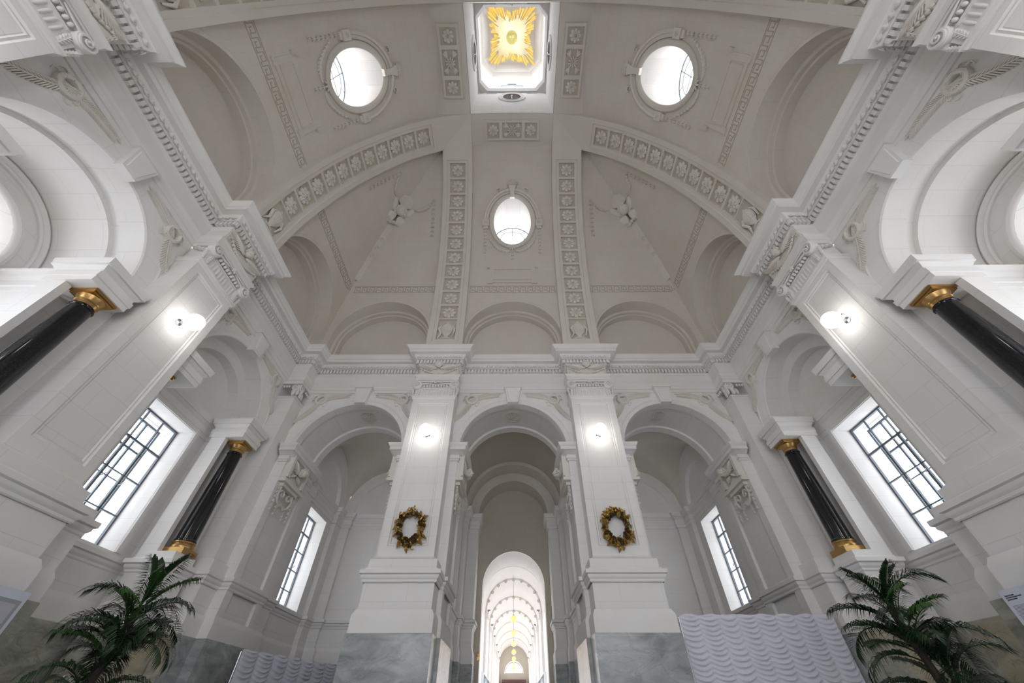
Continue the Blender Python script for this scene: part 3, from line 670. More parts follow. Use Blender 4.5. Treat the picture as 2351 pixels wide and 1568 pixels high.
    for sgn in (0, 1):
        p = pt if not sgn else [(-x, y) for x, y in reversed(pt)]
        for nm, pr, mt in (('impost_moulding', imp_prof(ZI+.03, .55, .16), 'trim'), ('dado_moulding', DADO, 'trim'), ('plinth_band', BAND, 'trim'), ('marble_dado', MARB, 'marble')):
            m = MB(); m.sweep(p, pr); m.build(nm, M[mt], w)
    # dado of the piers
    chunks = [[(-7.08, 7.08), (-7.08, WP), (-B-RB, WP), (-B-RB, 9.5)],
              [(-B+RB, 9.5), (-B+RB, WP), (-PX-.83, WP), (-PX-.83, 7.04), (-PX+.83, 7.04), (-PX+.83, WP), (-RB, WP), (-RB, 9.5)]]
    chunks += [[(-x, y) for x, y in reversed(q)] for q in chunks]
    for q in chunks:
        for nm, pr, mt in (('dado_moulding', DADO, 'trim'), ('plinth_band', BAND, 'trim'), ('marble_dado', MARB, 'marble')):
            m = MB(); a = (-7.7, 7.08) if q[0][0] == -7.08 else None; b = (7.7, 7.08) if q[-1][0] == 7.08 else None
            m.sweep(q, pr, a, b); m.build(nm, M[mt], w)
    for c in (-B, B):
        so = -1 if c < 0 else 1
        rm = mw @ T(c+so*1.93, 11.33, 0) @ R(PI/2 if so < 0 else -PI/2)
        casement(rm, -.77, .77, 2.47, 5.30, .45, 3, 5)
    return w
def cherub_mesh():
    m = MB(); D = {}
    m.box(-.42, .42, -.28, .34, 0, .05); m.box(-.46, .46, -.36, -.28, 0, .10); m.box(-.50, .50, -.44, -.36, 0, .15); m.box(-.38, .38, -.52, -.44, 0, .09)
    m.box(-.48, .48, .26, .34, 0, .12)
    for s in (-1, 1):
        m.box(*sorted((s*.34, s*.44)), -.3, .3, 0, .14)
        m.tube([(s*(.16+.12*math.cos(a)*(1-a/9)), -.66+.12*math.sin(a)*(1-a/9), .03) for a in [x*.45 for x in range(16)]], .024, 6)
        m.tube([(s*.30, -.5, .03), (s*.34, -.7, .03), (s*.26, -.86, .03), (s*.12, -.93, .03), (s*.02, -.86, .03)], .028, 6)
        drop(m, s*.40, -.56, 6, .085, .04); drop(m, s*.2, -.95, 3, .07, .03)
    D['c'] = m.mesh('bracket_capital', M['relief'])
    m = MB(); wing(m, .05, -.03, .33, .24, -1, 7, .05, .07); wing(m, -.05, -.03, -.33, .24, 1, 7, .05, .07); wing(m, .05, -.08, .26, -.22, 1, 6, .04, .05); wing(m, -.05, -.08, -.26, -.22, -1, 6, .04, .05)
    head(m, 0, 0, .115, .17); D['h'] = m.mesh('cherub_head', M['relief']); return D
CH = cherub_mesh()
def thing_child_cherub(w):
    o = obj('bracket_capital', CH['c'], w); obj('cherub_head', CH['h'], o, T(0, 0, .04)); return o

wb = back_wall()
for k in ('left', 'right'): side_wall(k)
# unseen front wall: its three arches opened, glazed and sized to admit soft light
def front_wall():
    mw = side('front'); mb = MB(); mb.wall(-7.75, 7.75, FLOOR, 8.06, WP, [('a', c, 1.6, ZA, FLOOR if c == 0 else 4.2) for c in (-B, 0, B)])
    for c in (-B, 0, B): mb.arch(c, ZA, [(1.6, WP), (1.6, 8.5)], FLOOR if c == 0 else 4.2)
    w = struct(mb.build('wall_front', M['wall'], None, mw))
    q = [(-7.08, 7.08), (-7.08, WP), (-B-1.6, WP)]
    for c in (-B, 0, B):
        casement(mw, c-1.6, c+1.6, FLOOR if c == 0 else 4.2, 5.9, 8.2, 4, 6, False)
        m = MB(); m.arch(c, ZA, [(1.6, 8.18), (1.54, 8.18), (1.54, 8.24), (1.6, 8.24)], 5.9); m.build('fanlight_frame', M['frame'], w)
        portal(mw @ T(c, 8.3, 6.7) @ R(-PI/2, 'X'), 3.0, 1.5)
front_wall()

# ------------------------------------------------------------------ main cornice, dentils and eggs
ENT = [(0, 8.04), (.03, 8.05), (.03, 8.17), (.055, 8.18), (.055, 8.30), (.085, 8.33), (.10, 8.38), (.10, 8.40), (0, 8.41), (0, 8.80), (.03, 8.82), (.05, 8.86), (.065, 8.875), (.065, 9.03), (.16, 9.035), (.165, 9.06), (.21, 9.12), (.225, 9.20), (.24, 9.215), (.385, 9.215), (.39, 9.225), (.39, 9.31), (.42, 9.325), (.43, 9.35), (.47, 9.40), (.50, 9.425), (.505, ZT), (-.9, ZT)]
CX = 7.16
def ent_path():
    p = [(-CX, CX), (-CX, WP)]
    for x in (-PX, PX): p += [(x-.68, WP), (x-.68, PF), (x+.68, PF), (x+.68, WP)]
    return p+[(CX, WP), (CX, CX)]
dm = MB(); dm.box(-.037, .037, -.085, 0, -.07, .07); dentm = dm.mesh('dentil', M['trim'])
em = MB(); em.ell((0, 0, 0), (.050, .082, .042), PI/2 if False else 0, 8, 6); em.tube([(.068*math.cos(a), -.005+.092*math.sin(a), 0.005) for a in [PI*.9+PI*1.2*i/10 for i in range(11)]], .010, 4)
eggm = em.mesh('egg_ornament', M['trim'])
for i, k in enumerate(SIDES):
    mw = side(k); m = MB(); m.sweep(ent_path(), ENT, (-7.72, CX), (7.72, CX)); o = struct(m.build('trim_%d' % (i+1), M['trim'], None, mw))
    # blocking course behind the cornice top
    if k == 'front': continue
    p = ent_path()
    for a, b in zip(p, p[1:]):
        d = Vector((b[0]-a[0], b[1]-a[1])); L = d.length; d.normalize(); nr = Vector((d.y, -d.x)); ang = math.atan2(d.y, d.x)
        for sp, off, z, me, zl in ((.116, .065, 8.952, dentm, 0), (.16, .20, 9.125, eggm, 1)):
            # extend or shorten the run at convex and concave corners
            lo, hi = -.12, L+.12
            ia = p.index(a); 
            if ia > 0:
                q = p[ia-1]; cr = (a[0]-q[0])*(b[1]-a[1])-(a[1]-q[1])*(b[0]-a[0]); lo = -.14 if cr > 0 else .14
            ib = p.index(b)
            if ib < len(p)-1:
                q = p[ib+1]; cr = (b[0]-a[0])*(q[1]-b[1])-(b[1]-a[1])*(q[0]-b[0]); hi = L+.14 if cr > 0 else L-.14
            n = max(1, int(round((hi-lo)/sp))); st = (hi-lo)/n
            if hi-lo < sp*.8: continue
            for j in range(n):
                t = lo+st*(j+.5); c = Vector(a)+d*t+nr*off
                if k != 'back' and (c.x if k == 'left' else -c.x) < -3.4: continue
                if zl == 0: obj('dentil', me, o, T(c.x, c.y, z) @ R(ang))
                else: obj('egg_ornament', me, o, T(c.x, c.y, z) @ R(ang) @ R(-.35, 'X') @ FACE)

# corner piers with their capitals
for kx, ky, nm in ((-1, 1, 'left'), (1, 1, 'right'), (-1, -1, 'left front'), (1, -1, 'right front')):
    m = MB(); a, b = CX, 7.74
    m.box(*sorted((kx*a, kx*b)), *sorted((YC+ky*a, YC+ky*b)), 2.70, 7.46)
    m.box(*sorted((kx*(a-.06), kx*b)), *sorted((YC+ky*(a-.06), YC+ky*b)), 1.3, 2.46)
    m.box(*sorted((kx*(a-.10), kx*b)), *sorted((YC+ky*(a-.10), YC+ky*b)), 2.45, 2.69)
    t = thing('corner_pier', 'plain white pier standing in the %s corner of the hall' % (nm if 'front' in nm else 'far '+nm), 'pier', None, 'corner piers')
    m.build('shaft', M['wall'], t)
    if ky < 0: continue
    c = MB(); s0 = -kx*ky
    c.box(*sorted((kx*(a-.03), kx*b)), *sorted((YC+a-.03, YC+b)), 7.46, 7.52)
    c.box(*sorted((kx*(a-.10), kx*b)), *sorted((YC+a-.10, YC+b)), 7.98, 8.06)
    q = MB(); volute(q, 0, 0, .14, -1, .0); v = q.V[:]; f = q.F[:]
    for fx in (0, 1):
        fr = (T(kx*(a+.10), YC+a-.03, 7.88) @ FACE) if not fx else (T(kx*(a-.03), YC+a+.10, 7.88) @ R(kx*-PI/2) @ FACE)
        c.add([fr @ Vector(p) for p in v], f)
        e = MB()
        for i in range(4): e.ell((.22+.085*i if fx == 0 and kx > 0 or (fx == 1 and kx < 0) else -.22-.085*i, .0, .04), (.034, .05, .04))
        leafrow(e, (0, -.38), (0, -.12), 5, .12, .025, .05, 0, .6); leafrow(e, (.14, -.36), (.12, -.18), 4, .09, .02, .04, 0, .6)
        c.add([fr @ Vector(p) for p in e.V], e.F)
    c.build('capital', M['trim'], t)

# ------------------------------------------------------------------ pilasters, lamps, wreaths
sb, sl, sr, sf = (side(k) for k in ('back', 'left', 'right', 'front'))
pilaster(sb, -PX, 'white pilaster left of the passage arch, a gold wreath hung on it')
pilaster(sb, PX, 'white pilaster right of the passage arch, a gold wreath hung on it')
pilaster(sl, PX, 'tall white pilaster on the left wall between the corner niche and the middle niche')
pilaster(sr, -PX, 'tall white pilaster on the right wall between the corner niche and the middle niche')
pilaster(sl, -PX, 'nearest white pilaster on the left wall, its capital cut by the upper left edge')
pilaster(sr, PX, 'nearest white pilaster on the right wall, its capital cut by the upper right edge')
pilaster(sf, -PX, 'white pilaster on the wall behind the camera, right one'); pilaster(sf, PX, 'white pilaster on the wall behind the camera, left one')
wall_lamp(sb, -PX, 'white glowing globe lamp above the wreath left of the passage')
wall_lamp(sb, PX, 'white glowing globe lamp above the wreath right of the passage')
wall_lamp(sl, PX, 'white glowing globe lamp high on the left wall pilaster')
wall_lamp(sr, -PX, 'white glowing globe lamp high on the right wall pilaster')
wall_lamp(sl, -PX, 'globe lamp on the nearest left wall pilaster, beyond the frame'); wall_lamp(sr, PX, 'globe lamp on the nearest right wall pilaster, beyond the frame')

# ------------------------------------------------------------------ vault cells
T_LO = CP.sz(9.4); T0 = CP.sz(16.55); OA, OB = .87, 1.23
def cell(k, first=None):
    mw = side(k)
    us = [-7.40, 7.40, -OA, OA]+[-OA*math.cos(PI*i/28) for i in range(29)]
    for c in (-B, 0, B): us += [c-1.9*math.cos(PI*i/28) for i in range(29)]
    x = -7.35
    while x < 7.35: us.append(x); x += .11
    us = sorted(set(round(q*u, 6) for u in us for q in (-1, 1)))
    def top(u):
        a = abs(u); return CP.L if a < 2.12 else CP.sz(10.15) if a > 7.33 else min(CP.L, CP.sw(a)+.03)
    H = []
    for c in (-B, 0, B):
        H.append((c-1.9, c+1.9, (lambda u: T_LO), (lambda u, c=c: CP.sz(10.5+math.sqrt(max(0, 3.61-(u-c)**2))))))
    H.append((-OA, OA, (lambda u: T0-OB*math.sqrt(max(0, 1-(u/OA)**2))), (lambda u: T0+OB*math.sqrt(max(0, 1-(u/OA)**2)))))
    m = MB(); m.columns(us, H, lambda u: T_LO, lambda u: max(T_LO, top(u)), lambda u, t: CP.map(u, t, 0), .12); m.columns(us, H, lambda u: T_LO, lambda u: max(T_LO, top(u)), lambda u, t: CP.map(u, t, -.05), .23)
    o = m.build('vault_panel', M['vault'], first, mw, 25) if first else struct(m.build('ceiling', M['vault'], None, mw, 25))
    host = o
    # lunettes
    for c in (-B, 0, B):
        m = MB(); m.arch(c, 10.5, [(1.97, lambda z: CP.wz(z)+.06), (1.9, lambda z: CP.wz(z)-.001), (1.9, 7.62), (1.80, 7.64), (1.80, 7.76), (1.74, 7.78), (1.74, 8.05)], 9.4, 28); m.wall(c-1.75, c+1.75, 9.4, 12.3, 8.05); m.build('lunette', M['vault'], host)
        m = MB()  # incised voussoir line round the arch
        m.tube([CP.map(c+2.0*math.cos(a), CP.sz(10.5+2.0*math.sin(a)), .0) for a in [PI*i/40 for i in range(2, 39)] if abs(c+2.0*math.cos(a)) < 6.9 and 0 < 1], .009, 4); m.build('arch_fillet', M['vault'], host)
    # greek key band on this cell
    gk = MB(); s0, s1 = CP.sz(12.90), CP.sz(13.26); wd = .024; Hh = s1-s0; h = .008
    def bar(x0, x1, y0, y1):
        if max(abs(x0), abs(x1)) > CP.at(s0+max(y0, y1))[0]+.02: return
        v = [CP.map(x, s0+y, hh) for x in (x0, x1) for y in (y0, y1) for hh in (-.01, h)]
        gk.add(v, [(0, 1, 3, 2), (4, 6, 7, 5), (0, 4, 5, 1), (2, 3, 7, 6), (1, 5, 7, 3)])
    U = .31; n = 22
    for i in range(-n, n+1):
        x = i*U
        if abs(abs(x+U/2)-PX) < .6: continue
        bar(x, x+U, 0, wd); bar(x, x+U, Hh-wd, Hh)
        q = lambda a, b, c_, d: bar(x+a, x+b, c_, d)
        q(.03, .03+wd, .06, Hh-.06); q(.03, .26, Hh-.06-wd, Hh-.06); q(.26-wd, .26, .11, Hh-.06); q(.11, .26, .11, .11+wd); q(.11, .11+wd, .11, .20); q(.0, .05, .06, .06+wd); q(.23, .31, .06, .06+wd)
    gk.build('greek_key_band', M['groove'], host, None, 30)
    # tapered frames in the spandrels under the key
    return o
ceil = cell('back'); 
for k in ('left', 'right', 'front'):
    m = side('back').inverted() @ side(k)
    # children of the ceiling: place in its local frame
    SV = side
    side = lambda kk, m=m, SV=SV: m
    cell(k, ceil); side = SV

def on_cell(m, u0, t0):   # warp a flat relief onto the vault panel
    return m.warp(lambda x, y, z: CP.map(u0+x, t0+y, z))
def oculus(k):
    mw = side(k)
    n = 48
    root = thing('oval_window_surround', {'back': 'oval oculus frame with shell crown on the far vault slope', 'left': 'oval oculus frame with shell crown on the left vault slope', 'right': 'oval oculus frame with shell crown on the right vault slope', 'front': 'oval oculus frame on the vault slope behind the camera'}[k], 'window frame', mw, 'oculus frames of the vault')
    ring = lambda ra, rb, h: [CP.map(ra*math.cos(2*PI*i/n), T0+rb*math.sin(2*PI*i/n), h) for i in range(n)]
    m = MB(); m.grid([ring(1.10, 1.46, 0), ring(1.10, 1.46, .06), ring(1.06, 1.42, .10), ring(.98, 1.34, .09), ring(.92, 1.27, .05), ring(.88, 1.24, .03), ring(.87, 1.23, 0)], True); m.build('frame', M['rib'], root)
    tb = []
    for i in range(n):
        u, w, z = CP.map(OA*math.cos(2*PI*i/n), T0+OB*math.sin(2*PI*i/n), 0); tb.append((u, w, z))
    m = MB(); m.grid([tb, [(u, 6.30, z) if w < 6.3 else (u, w, z) for u, w, z in tb], [(u*1.03, max(6.34, w), 16.5+(z-16.5)*1.03) for u, w, z in tb], [(u*1.03, 7.0, 16.5+(z-16.5)*1.03) for u, w, z in tb]], True); m.build('reveal', M['wall'], root)
    round_window(mw, 0, 16.5, .86, 1.06, 6.52)
    if k == 'front': return
    # hood moulding over the upper half with side blocks, crown and scrolls
    m = MB()
    hood = lambda ra, rb, h: [CP.map(ra*math.cos(PI*i/30), T0+rb*math.sin(PI*i/30), h) for i in range(31)]
    m.grid([hood(1.36, 1.72, 0), hood(1.36, 1.72, .10), hood(1.31, 1.67, .14), hood(1.25, 1.61, .11), hood(1.23, 1.59, .04), hood(1.14, 1.50, .04), hood(1.12, 1.48, .10), hood(1.10, 1.46, 0)]); m.build('hood_moulding', M['relief'], root)
    for s in (-1, 1):
        m = MB(); m.box(s*1.24-.15, s*1.24+.15, -.28, .05, 0, .15)
        for i in range(6): m.ell((s*1.24+.05*math.cos(i*1.047), -.10+.05*math.sin(i*1.047), .16), (.035, .022, .02), i*1.047)
        m.ell((s*1.24, -.10, .17), (.02, .02, .02)); m.box(s*1.24-.11, s*1.24+.11, -.40, -.28, 0, .10); on_cell(m, 0, T0); m.build('side_block', M['relief'], root)
        m = MB(); drop(m, s*1.26, -.45, 7, .155, .03); on_cell(m, 0, T0); m.build('flower_drop', M['relief'], root)
        m = MB(); garland(m, s*1.15, -.80, s*.12, -1.62, .26, 11, .075, .03); on_cell(m, 0, T0); m.build('garland', M['relief'], root)
        m = MB(); m.tube([(s*(.62+.12*math.cos(a)*(1-a/8)), 1.66+.12*math.sin(a)*(1-a/8), .05) for a in [x*.45 for x in range(14)]], .035, 6); m.tube([(s*.5, 1.62, .05), (s*.3, 1.62, .06), (s*.2, 1.75, .06)], .035, 6); on_cell(m, 0, T0); m.build('scroll', M['relief'], root)
    m = MB(); 
    v = [(-.12, 1.22), (.12, 1.22), (.10, 1.5), (.20, 1.84), (-.20, 1.84), (-.10, 1.5)]
    m.add([(x, y, .03) for x, y in v]+[(x*.9, y, .18) for x, y in v], [(6, 7, 8, 11), (11, 8, 9, 10), (0, 1, 7, 6), (1, 2, 8, 7), (2, 3, 9, 8), (3, 4, 10, 9), (4, 5, 11, 10), (5, 0, 6, 11)])
    for i in range(9): a = PI*.1+PI*.8*i/8; m.ell((.17*math.cos(a), 1.88+.17*math.sin(a), .08), (.12, .035, .05), a)
    m.ell((0, 1.86, .12), (.06, .06, .06)); on_cell(m, 0, T0); m.build('shell_crown', M['relief'], root)
    m = MB()
    for i in range(5): a = -PI*.1-PI*.8*i/4; m.ell((.14*math.cos(a), -1.38+.12*math.sin(a), .06), (.11, .04, .04), a)
    drop(m, 0, -1.58, 3, .15, .03); on_cell(m, 0, T0); m.build('shell_foot', M['relief'], root)
    # inscription tablet with a curved top, on the slope below
    m = MB(); t0 = CP.sz(13.42); t1 = CP.sz(14.3)
    Hh = t1-t0
    def slab(x0, x1, y0, y1, h, arc=0):
        nx, ny = 10, 8; top = lambda x: y1+arc*math.cos(x/1.1*PI/2)
        P = lambda i, j: (x0+(x1-x0)*i/nx, y0+(top(x0+(x1-x0)*i/nx)-y0)*j/ny)
        m.grid([[P(i, j)+(h,) for j in range(ny+1)] for i in range(nx+1)])
        e = [P(i, 0) for i in range(nx+1)]+[P(nx, j) for j in range(ny+1)]+[P(nx-i, ny) for i in range(nx+1)]+[P(0, ny-j) for j in range(ny+1)]
        m.grid([[p+(0,) for p in e], [p+(h,) for p in e]])
    slab(-1.02, 1.02, 0, Hh, .05, .10)
    for a_ in ((-.84, .84, .13, .16), (-.84, .84, Hh-.22, Hh-.19), (-.84, -.81, .16, Hh-.22), (.81, .84, .16, Hh-.22)): slab(*a_, .085)
    m.box(-1.12, -1.0, Hh-.12, Hh+.02, 0, .10); m.box(1.0, 1.12, Hh-.12, Hh+.02, 0, .10); m.box(-1.08, -.85, -.06, .02, 0, .06); m.box(.85, 1.08, -.06, .02, 0, .06)
    on_cell(m, 0, t0); m.build('tablet', M['vault'], root)
for k in SIDES: oculus(k)

# pendentive angels on the creases of the far corners
def corner_angel(sx):
    mwc = Matrix.Identity(4)
    nm = 'left' if sx < 0 else 'right'
    root = thing('angel_sculpture', 'winged angel head over a ribbon on the far %s crease of the vault' % nm, 'sculpture', None, 'angel heads in the vault corners')
    # frame on the diagonal: x across, y up the crease, z to the room
    t = CP.sz(17.0); w, z = CP.at(t); a, b = CP.tan(t)
    d = Vector((sx*1, 1, 0)).normalized(); across = Vector((1, -sx, 0)).normalized()*(1 if sx < 0 else 1)
    across = Vector((1, sx*-1, 0)).normalized()
    up = (d*(a*math.sqrt(2))+Vector((0, 0, b))).normalized(); nrm = across.cross(up)
    if nrm.z > 0: nrm = -nrm
    across = up.cross(nrm)
    o = Vector((sx*w, YC+w, z))+nrm*.12
    fr = Matrix(((across.x, up.x, nrm.x, o.x), (across.y, up.y, nrm.y, o.y), (across.z, up.z, nrm.z, o.z), (0, 0, 0, 1)))
    m = MB(); head(m, 0, 0, .24, .3); m.build('head', M['relief'], root, fr)
    for s in (-1, 1):
        m = MB()
        be = .95; an = be if s > 0 else PI-be
        m.ell((s*(.16+.52*math.cos(be)), -.14+.52*math.sin(be), .17), (.62, .15, .10), an, 12, 7)
        for q in range(9):    # feathers along the outer edge of the raised wing
            t_ = .12+.88*q/8; x0 = s*(.20+1.05*t_*math.cos(be)); y0 = -.16+1.05*t_*math.sin(be); l = .42-.16*t_; b = be-1.15+.85*t_
            m.ell((x0+s*math.cos(b)*l*.4, y0+math.sin(b)*l*.4, .13), (l*.6, .065, .05), b if s > 0 else PI-b, 8, 5)
        for q in range(5):
            b = -.5-.24*q; l = .46; m.ell((s*.10+s*math.cos(b)*l*.5, -.16+math.sin(b)*l*.5, .14), (l*.55, .09, .07), b if s > 0 else PI-b, 8, 5)
        m.build('wing', M['relief'], root, fr)
    m = MB(); v = [(-.34, .30), (-.1, .95), (0, 1.0), (.42, .82), (.38, .30), (0, .22)]
    v = [(-.36, .42), (-.28, .80), (0, .92), (.28, .80), (.36, .42), (0, .2)]
    m.add([(x, y, .02) for x, y in v]+[(x*.9, y, .14) for x, y in v], [(6, 7, 8, 11), (11, 8, 9, 10), (0, 1, 7, 6), (1, 2, 8, 7), (2, 3, 9, 8), (3, 4, 10, 9)]); m.build('bracket', M['vault'], root, fr)
    m = MB()
    for i in range(7): m.ell((-.42+.14*i, -.62-.06*math.sin(i*1.1), .1), (.11, .10, .09), .2*i)
    for s in (-1, 1):
        m.tube([(s*(.55+.2*math.cos(q)*(1-q/9)), -.45+.2*math.sin(q)*(1-q/9), .08) for q in [x*.5 for x in range(12)]], .04, 6)
    m.build('cloud_scroll', M['vault'], root, fr)
    # ribbon falling down the crease
    m = MB(); rows = []
    for i in range(15):
        tt = CP.sz(13.6)+(CP.sz(16.6)-CP.sz(13.6))*i/14; w_, z_ = CP.at(tt); c = Vector((sx*w_, YC+w_, z_))+nrm*.10; hw = .22
        rows.append([tuple(c-across*hw-nrm*.12), tuple(c-across*hw), tuple(c-across*(hw-.05)+nrm*.02), tuple(c-across*(hw-.07)), tuple(c+across*(hw-.07)), tuple(c+across*(hw-.05)+nrm*.02), tuple(c+across*hw), tuple(c+across*hw-nrm*.12)])
    m.grid(rows); m.build('ribbon', M['vault'], root)
    for i, zz in enumerate((14.9, 15.3, 15.7)):
        m = MB(); w_, z_ = CP.at(CP.sz(zz)); m.tube([(.09*math.cos(q)*(1-q/9), .09*math.sin(q)*(1-q/9)*1.4, 0) for q in [x*.5 for x in range(11)]], .022, 5)
        c = Vector((sx*w_, YC+w_, z_))+nrm*.13; f2 = fr.copy(); f2.translation = c; m.build('scroll', M['vault'], root, f2)
    # hanging flower strings on either panel
    for k in ('back', 'left' if sx < 0 else 'right'):
        us = sx*3.75 if k == 'back' else 3.75*(1 if sx < 0 else -1)
        m = MB(); drop(m, 0, 0, 9, .19, .03); on_cell(m, us, CP.sz(17.6)); m.build('flower_drop', M['vault'], root, side(k))
        m = MB(); garland(m, 0, 0, (1 if us > 0 else -1)*.9, -.5, .2, 8, .09, .03); on_cell(m, us, CP.sz(17.5)); m.build('garland', M['vault'], root, side(k))
corner_angel(-1); corner_angel(1)

# ------------------------------------------------------------------ vault ribs
def rosette_mesh():
    m = MB()
    for i in range(8):
        a = 2*PI*i/8; m.ell((.165*math.cos(a), .165*math.sin(a), .015), (.095, .075, .03), a, 7, 4)
        m.ell((.10*math.cos(a+PI/8), .10*math.sin(a+PI/8), .035), (.065, .038, .025), a+PI/8, 6, 4)
    m.tube([(.06*math.cos(2*PI*i/12), .06*math.sin(2*PI*i/12), .06) for i in range(12)], .016, 5, True); m.ell((0, 0, .05), (.032, .032, .03), 0, 7, 5)
    return m
ros = rosette_mesh().warp(lambda x, y, z: (x, y, z*1.7)).mesh('rosette', M['relief'])
def rosette_wide():
    m = MB()
    for i in range(4):
        a = PI/4+PI/2*i; x, y = math.cos(a), math.sin(a)
        for q in (-.45, 0, .45): m.ell((.30*x+.1*math.cos(a+q), .17*y+.09*math.sin(a+q), .02), (.13, .05, .03), math.atan2(.6*y, x)+q, 6, 4)
    for i in range(10): a = 2*PI*i/10; m.ell((.14*math.cos(a), .14*math.sin(a), .035), (.08, .042, .03), a, 6, 4)
    m.tube([(.06*math.cos(2*PI*i/12), .06*math.sin(2*PI*i/12), .07) for i in range(12)], .018, 5, True); m.ell((0, 0, .06), (.035, .035, .03), 0, 7, 5)
    return m
rosw = rosette_wide().warp(lambda x, y, z: (x, y, z*1.5)).mesh('leaf_rosette', M['relief'])
def urn_mesh():
    m = MB()
    pr = [(.02, -.42), (.17, -.42), (.17, -.38), (.06, -.33), (.07, -.27), (.17, -.16), (.235, .0), (.25, .10), (.22, .17), (.17, .20), (.19, .23), (.17, .26), (.12, .33), (.05, .38), (.05, .42), (.03, .45), (.001, .46)]
    rows = []
    for r, y in pr: rows.append([(r*math.cos(PI*i/16), y, .02+r*.45*math.sin(PI*i/16)) for i in range(17)])
    m.grid(rows)
    for i in range(9): a = PI*(i+1)/10; m.tube([(.18*math.cos(a), -.15, .03+.085*math.sin(a)), (.245*math.cos(a), .08, .03+.11*math.sin(a))], .012, 4)
    m.tube([(-.2, .2, .06), (-.28, .05, .08), (-.20, -.2, .07), (-.30, -.4, .03)], [.03, .05, .04, .02], 6); m.tube([(.2, .2, .06), (.3, .0, .07), (.24, -.3, .05)], [.03, .045, .02], 6)
    m.add([(-.34, -.5, 0), (.34, -.5, 0), (.26, -.42, .06), (-.26, -.42, .06)], [(0, 1, 2, 3)])
    return m
urn = urn_mesh().mesh('urn_relief', M['relief'])
S0 = RP.sz(9.47); SU0 = RP.sz(10.25); SU1 = RP.sz(11.3); SE = RP.sz(18.65)
NR = 11
CF = []
def rib_body(c):
    """half arch at u = c from the cornice to the crown; coffers between SU0 and SE"""
    m = MB(); CF.clear()
    def sect(s, prof): return [RP.map(c+v, s, h) for v, h in prof]
    flat = [(-.69, -.5), (-.69, 0), (-.50, 0), (-.48, 0), (-.44, 0), (-.36, 0), (.36, 0), (.44, 0), (.48, 0), (.50, 0), (.69, 0), (.69, -.5)]
    cof = [(-.69, -.5), (-.69, 0), (-.50, 0), (-.48, -.035), (-.44, -.035), (-.365, -.035), (.365, -.035), (.44, -.035), (.48, -.035), (.50, 0), (.69, 0), (.69, -.5)]
    L = lambda a, b, n: [a+(b-a)*i/n for i in range(n+1)]
    m.grid([sect(s, flat) for s in L(S0, SU0-.12, 6)]); m.grid([sect(SU0-.12, flat), sect(SU0-.12, cof)])
    m.grid([sect(SE+.10, cof), sect(SE+.10, flat)]); m.grid([sect(s, flat) for s in L(SE+.10, RP.L, 26)])
    # coffered part: rails and bars stand on the sunk strip, the coffer floors lie deeper
    left = cof[:6]; right = cof[6:]
    ss = L(SU0-.12, SE+.10, 64)
    m.grid([sect(s, left) for s in ss]); m.grid([sect(s, right) for s in ss])
    cuts = [(SU0, SU1)]; st = (SE-SU1)/NR; cs = []
    for i in range(NR): cuts.append((SU1+st*i+.06, SU1+st*(i+1)-.04)); cs.append(SU1+st*(i+.5)+.01)
    e = SU0-.12
    for a, b in cuts:
        m.grid([[RP.map(c+v, s, -.035) for v in (-.365, .365)] for s in L(e, a, 2)])
        fl = L(a, b, 4)
        CF.append([[RP.map(c+v, s, -.13) for v in (-.35, .35)] for s in fl])
        for v0, v1 in ((-.365, -.35), (.365, .35)): m.grid([[RP.map(c+v0, s, -.035), RP.map(c+v1, s, -.13)] for s in fl])
        for q in (a, b): m.grid([[RP.map(c-.365, q, -.035), RP.map(c-.35, q, -.13)], [RP.map(c+.365, q, -.035), RP.map(c+.35, q, -.13)]])
        e = b
    m.grid([[RP.map(c+v, s, -.035) for v in (-.365, .365)] for s in L(e, SE+.10, 2)])
    return m, cs
def rib(k, c, label, orn=True, crown=False):
    mw = side(k); m, cs = rib_body(c)
    t = thing('vault_rib', label, 'rib', mw, 'coffered ribs of the vault')
    m.build('rib_body', M['rib'], t, None, 30)
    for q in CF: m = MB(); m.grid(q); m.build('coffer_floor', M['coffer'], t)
    if not orn: return t
    for s in cs: obj('rosette', ros, t, RP.frame(c, s, -.13) @ Matrix.Scale(1.13, 4))
    obj('urn_relief', urn, t, RP.frame(c, (SU0+SU1)/2, -.13) @ T(0, -.02, 0) @ Matrix.Scale(1.05, 4))
    m = MB()
    for i in range(8): pass
    return t
rib('back', -PX, 'coffered rib rising from the pilaster left of the passage, with rosettes and an urn')
rib('back', PX, 'coffered rib rising from the pilaster right of the passage, with rosettes and an urn')
rib('left', PX, 'coffered rib rising from the far pilaster of the left wall, with rosettes and an urn')
rib('right', -PX, 'coffered rib rising from the far pilaster of the right wall, with rosettes and an urn')
rib('left', -PX, 'coffered rib rising from the nearest pilaster of the left wall, at the top edge')
rib('right', PX, 'coffered rib rising from the nearest pilaster of the right wall, at the top edge')
rib('front', -PX, 'coffered rib behind the camera on the right', False); rib('front', PX, 'coffered rib behind the camera on the left', False)
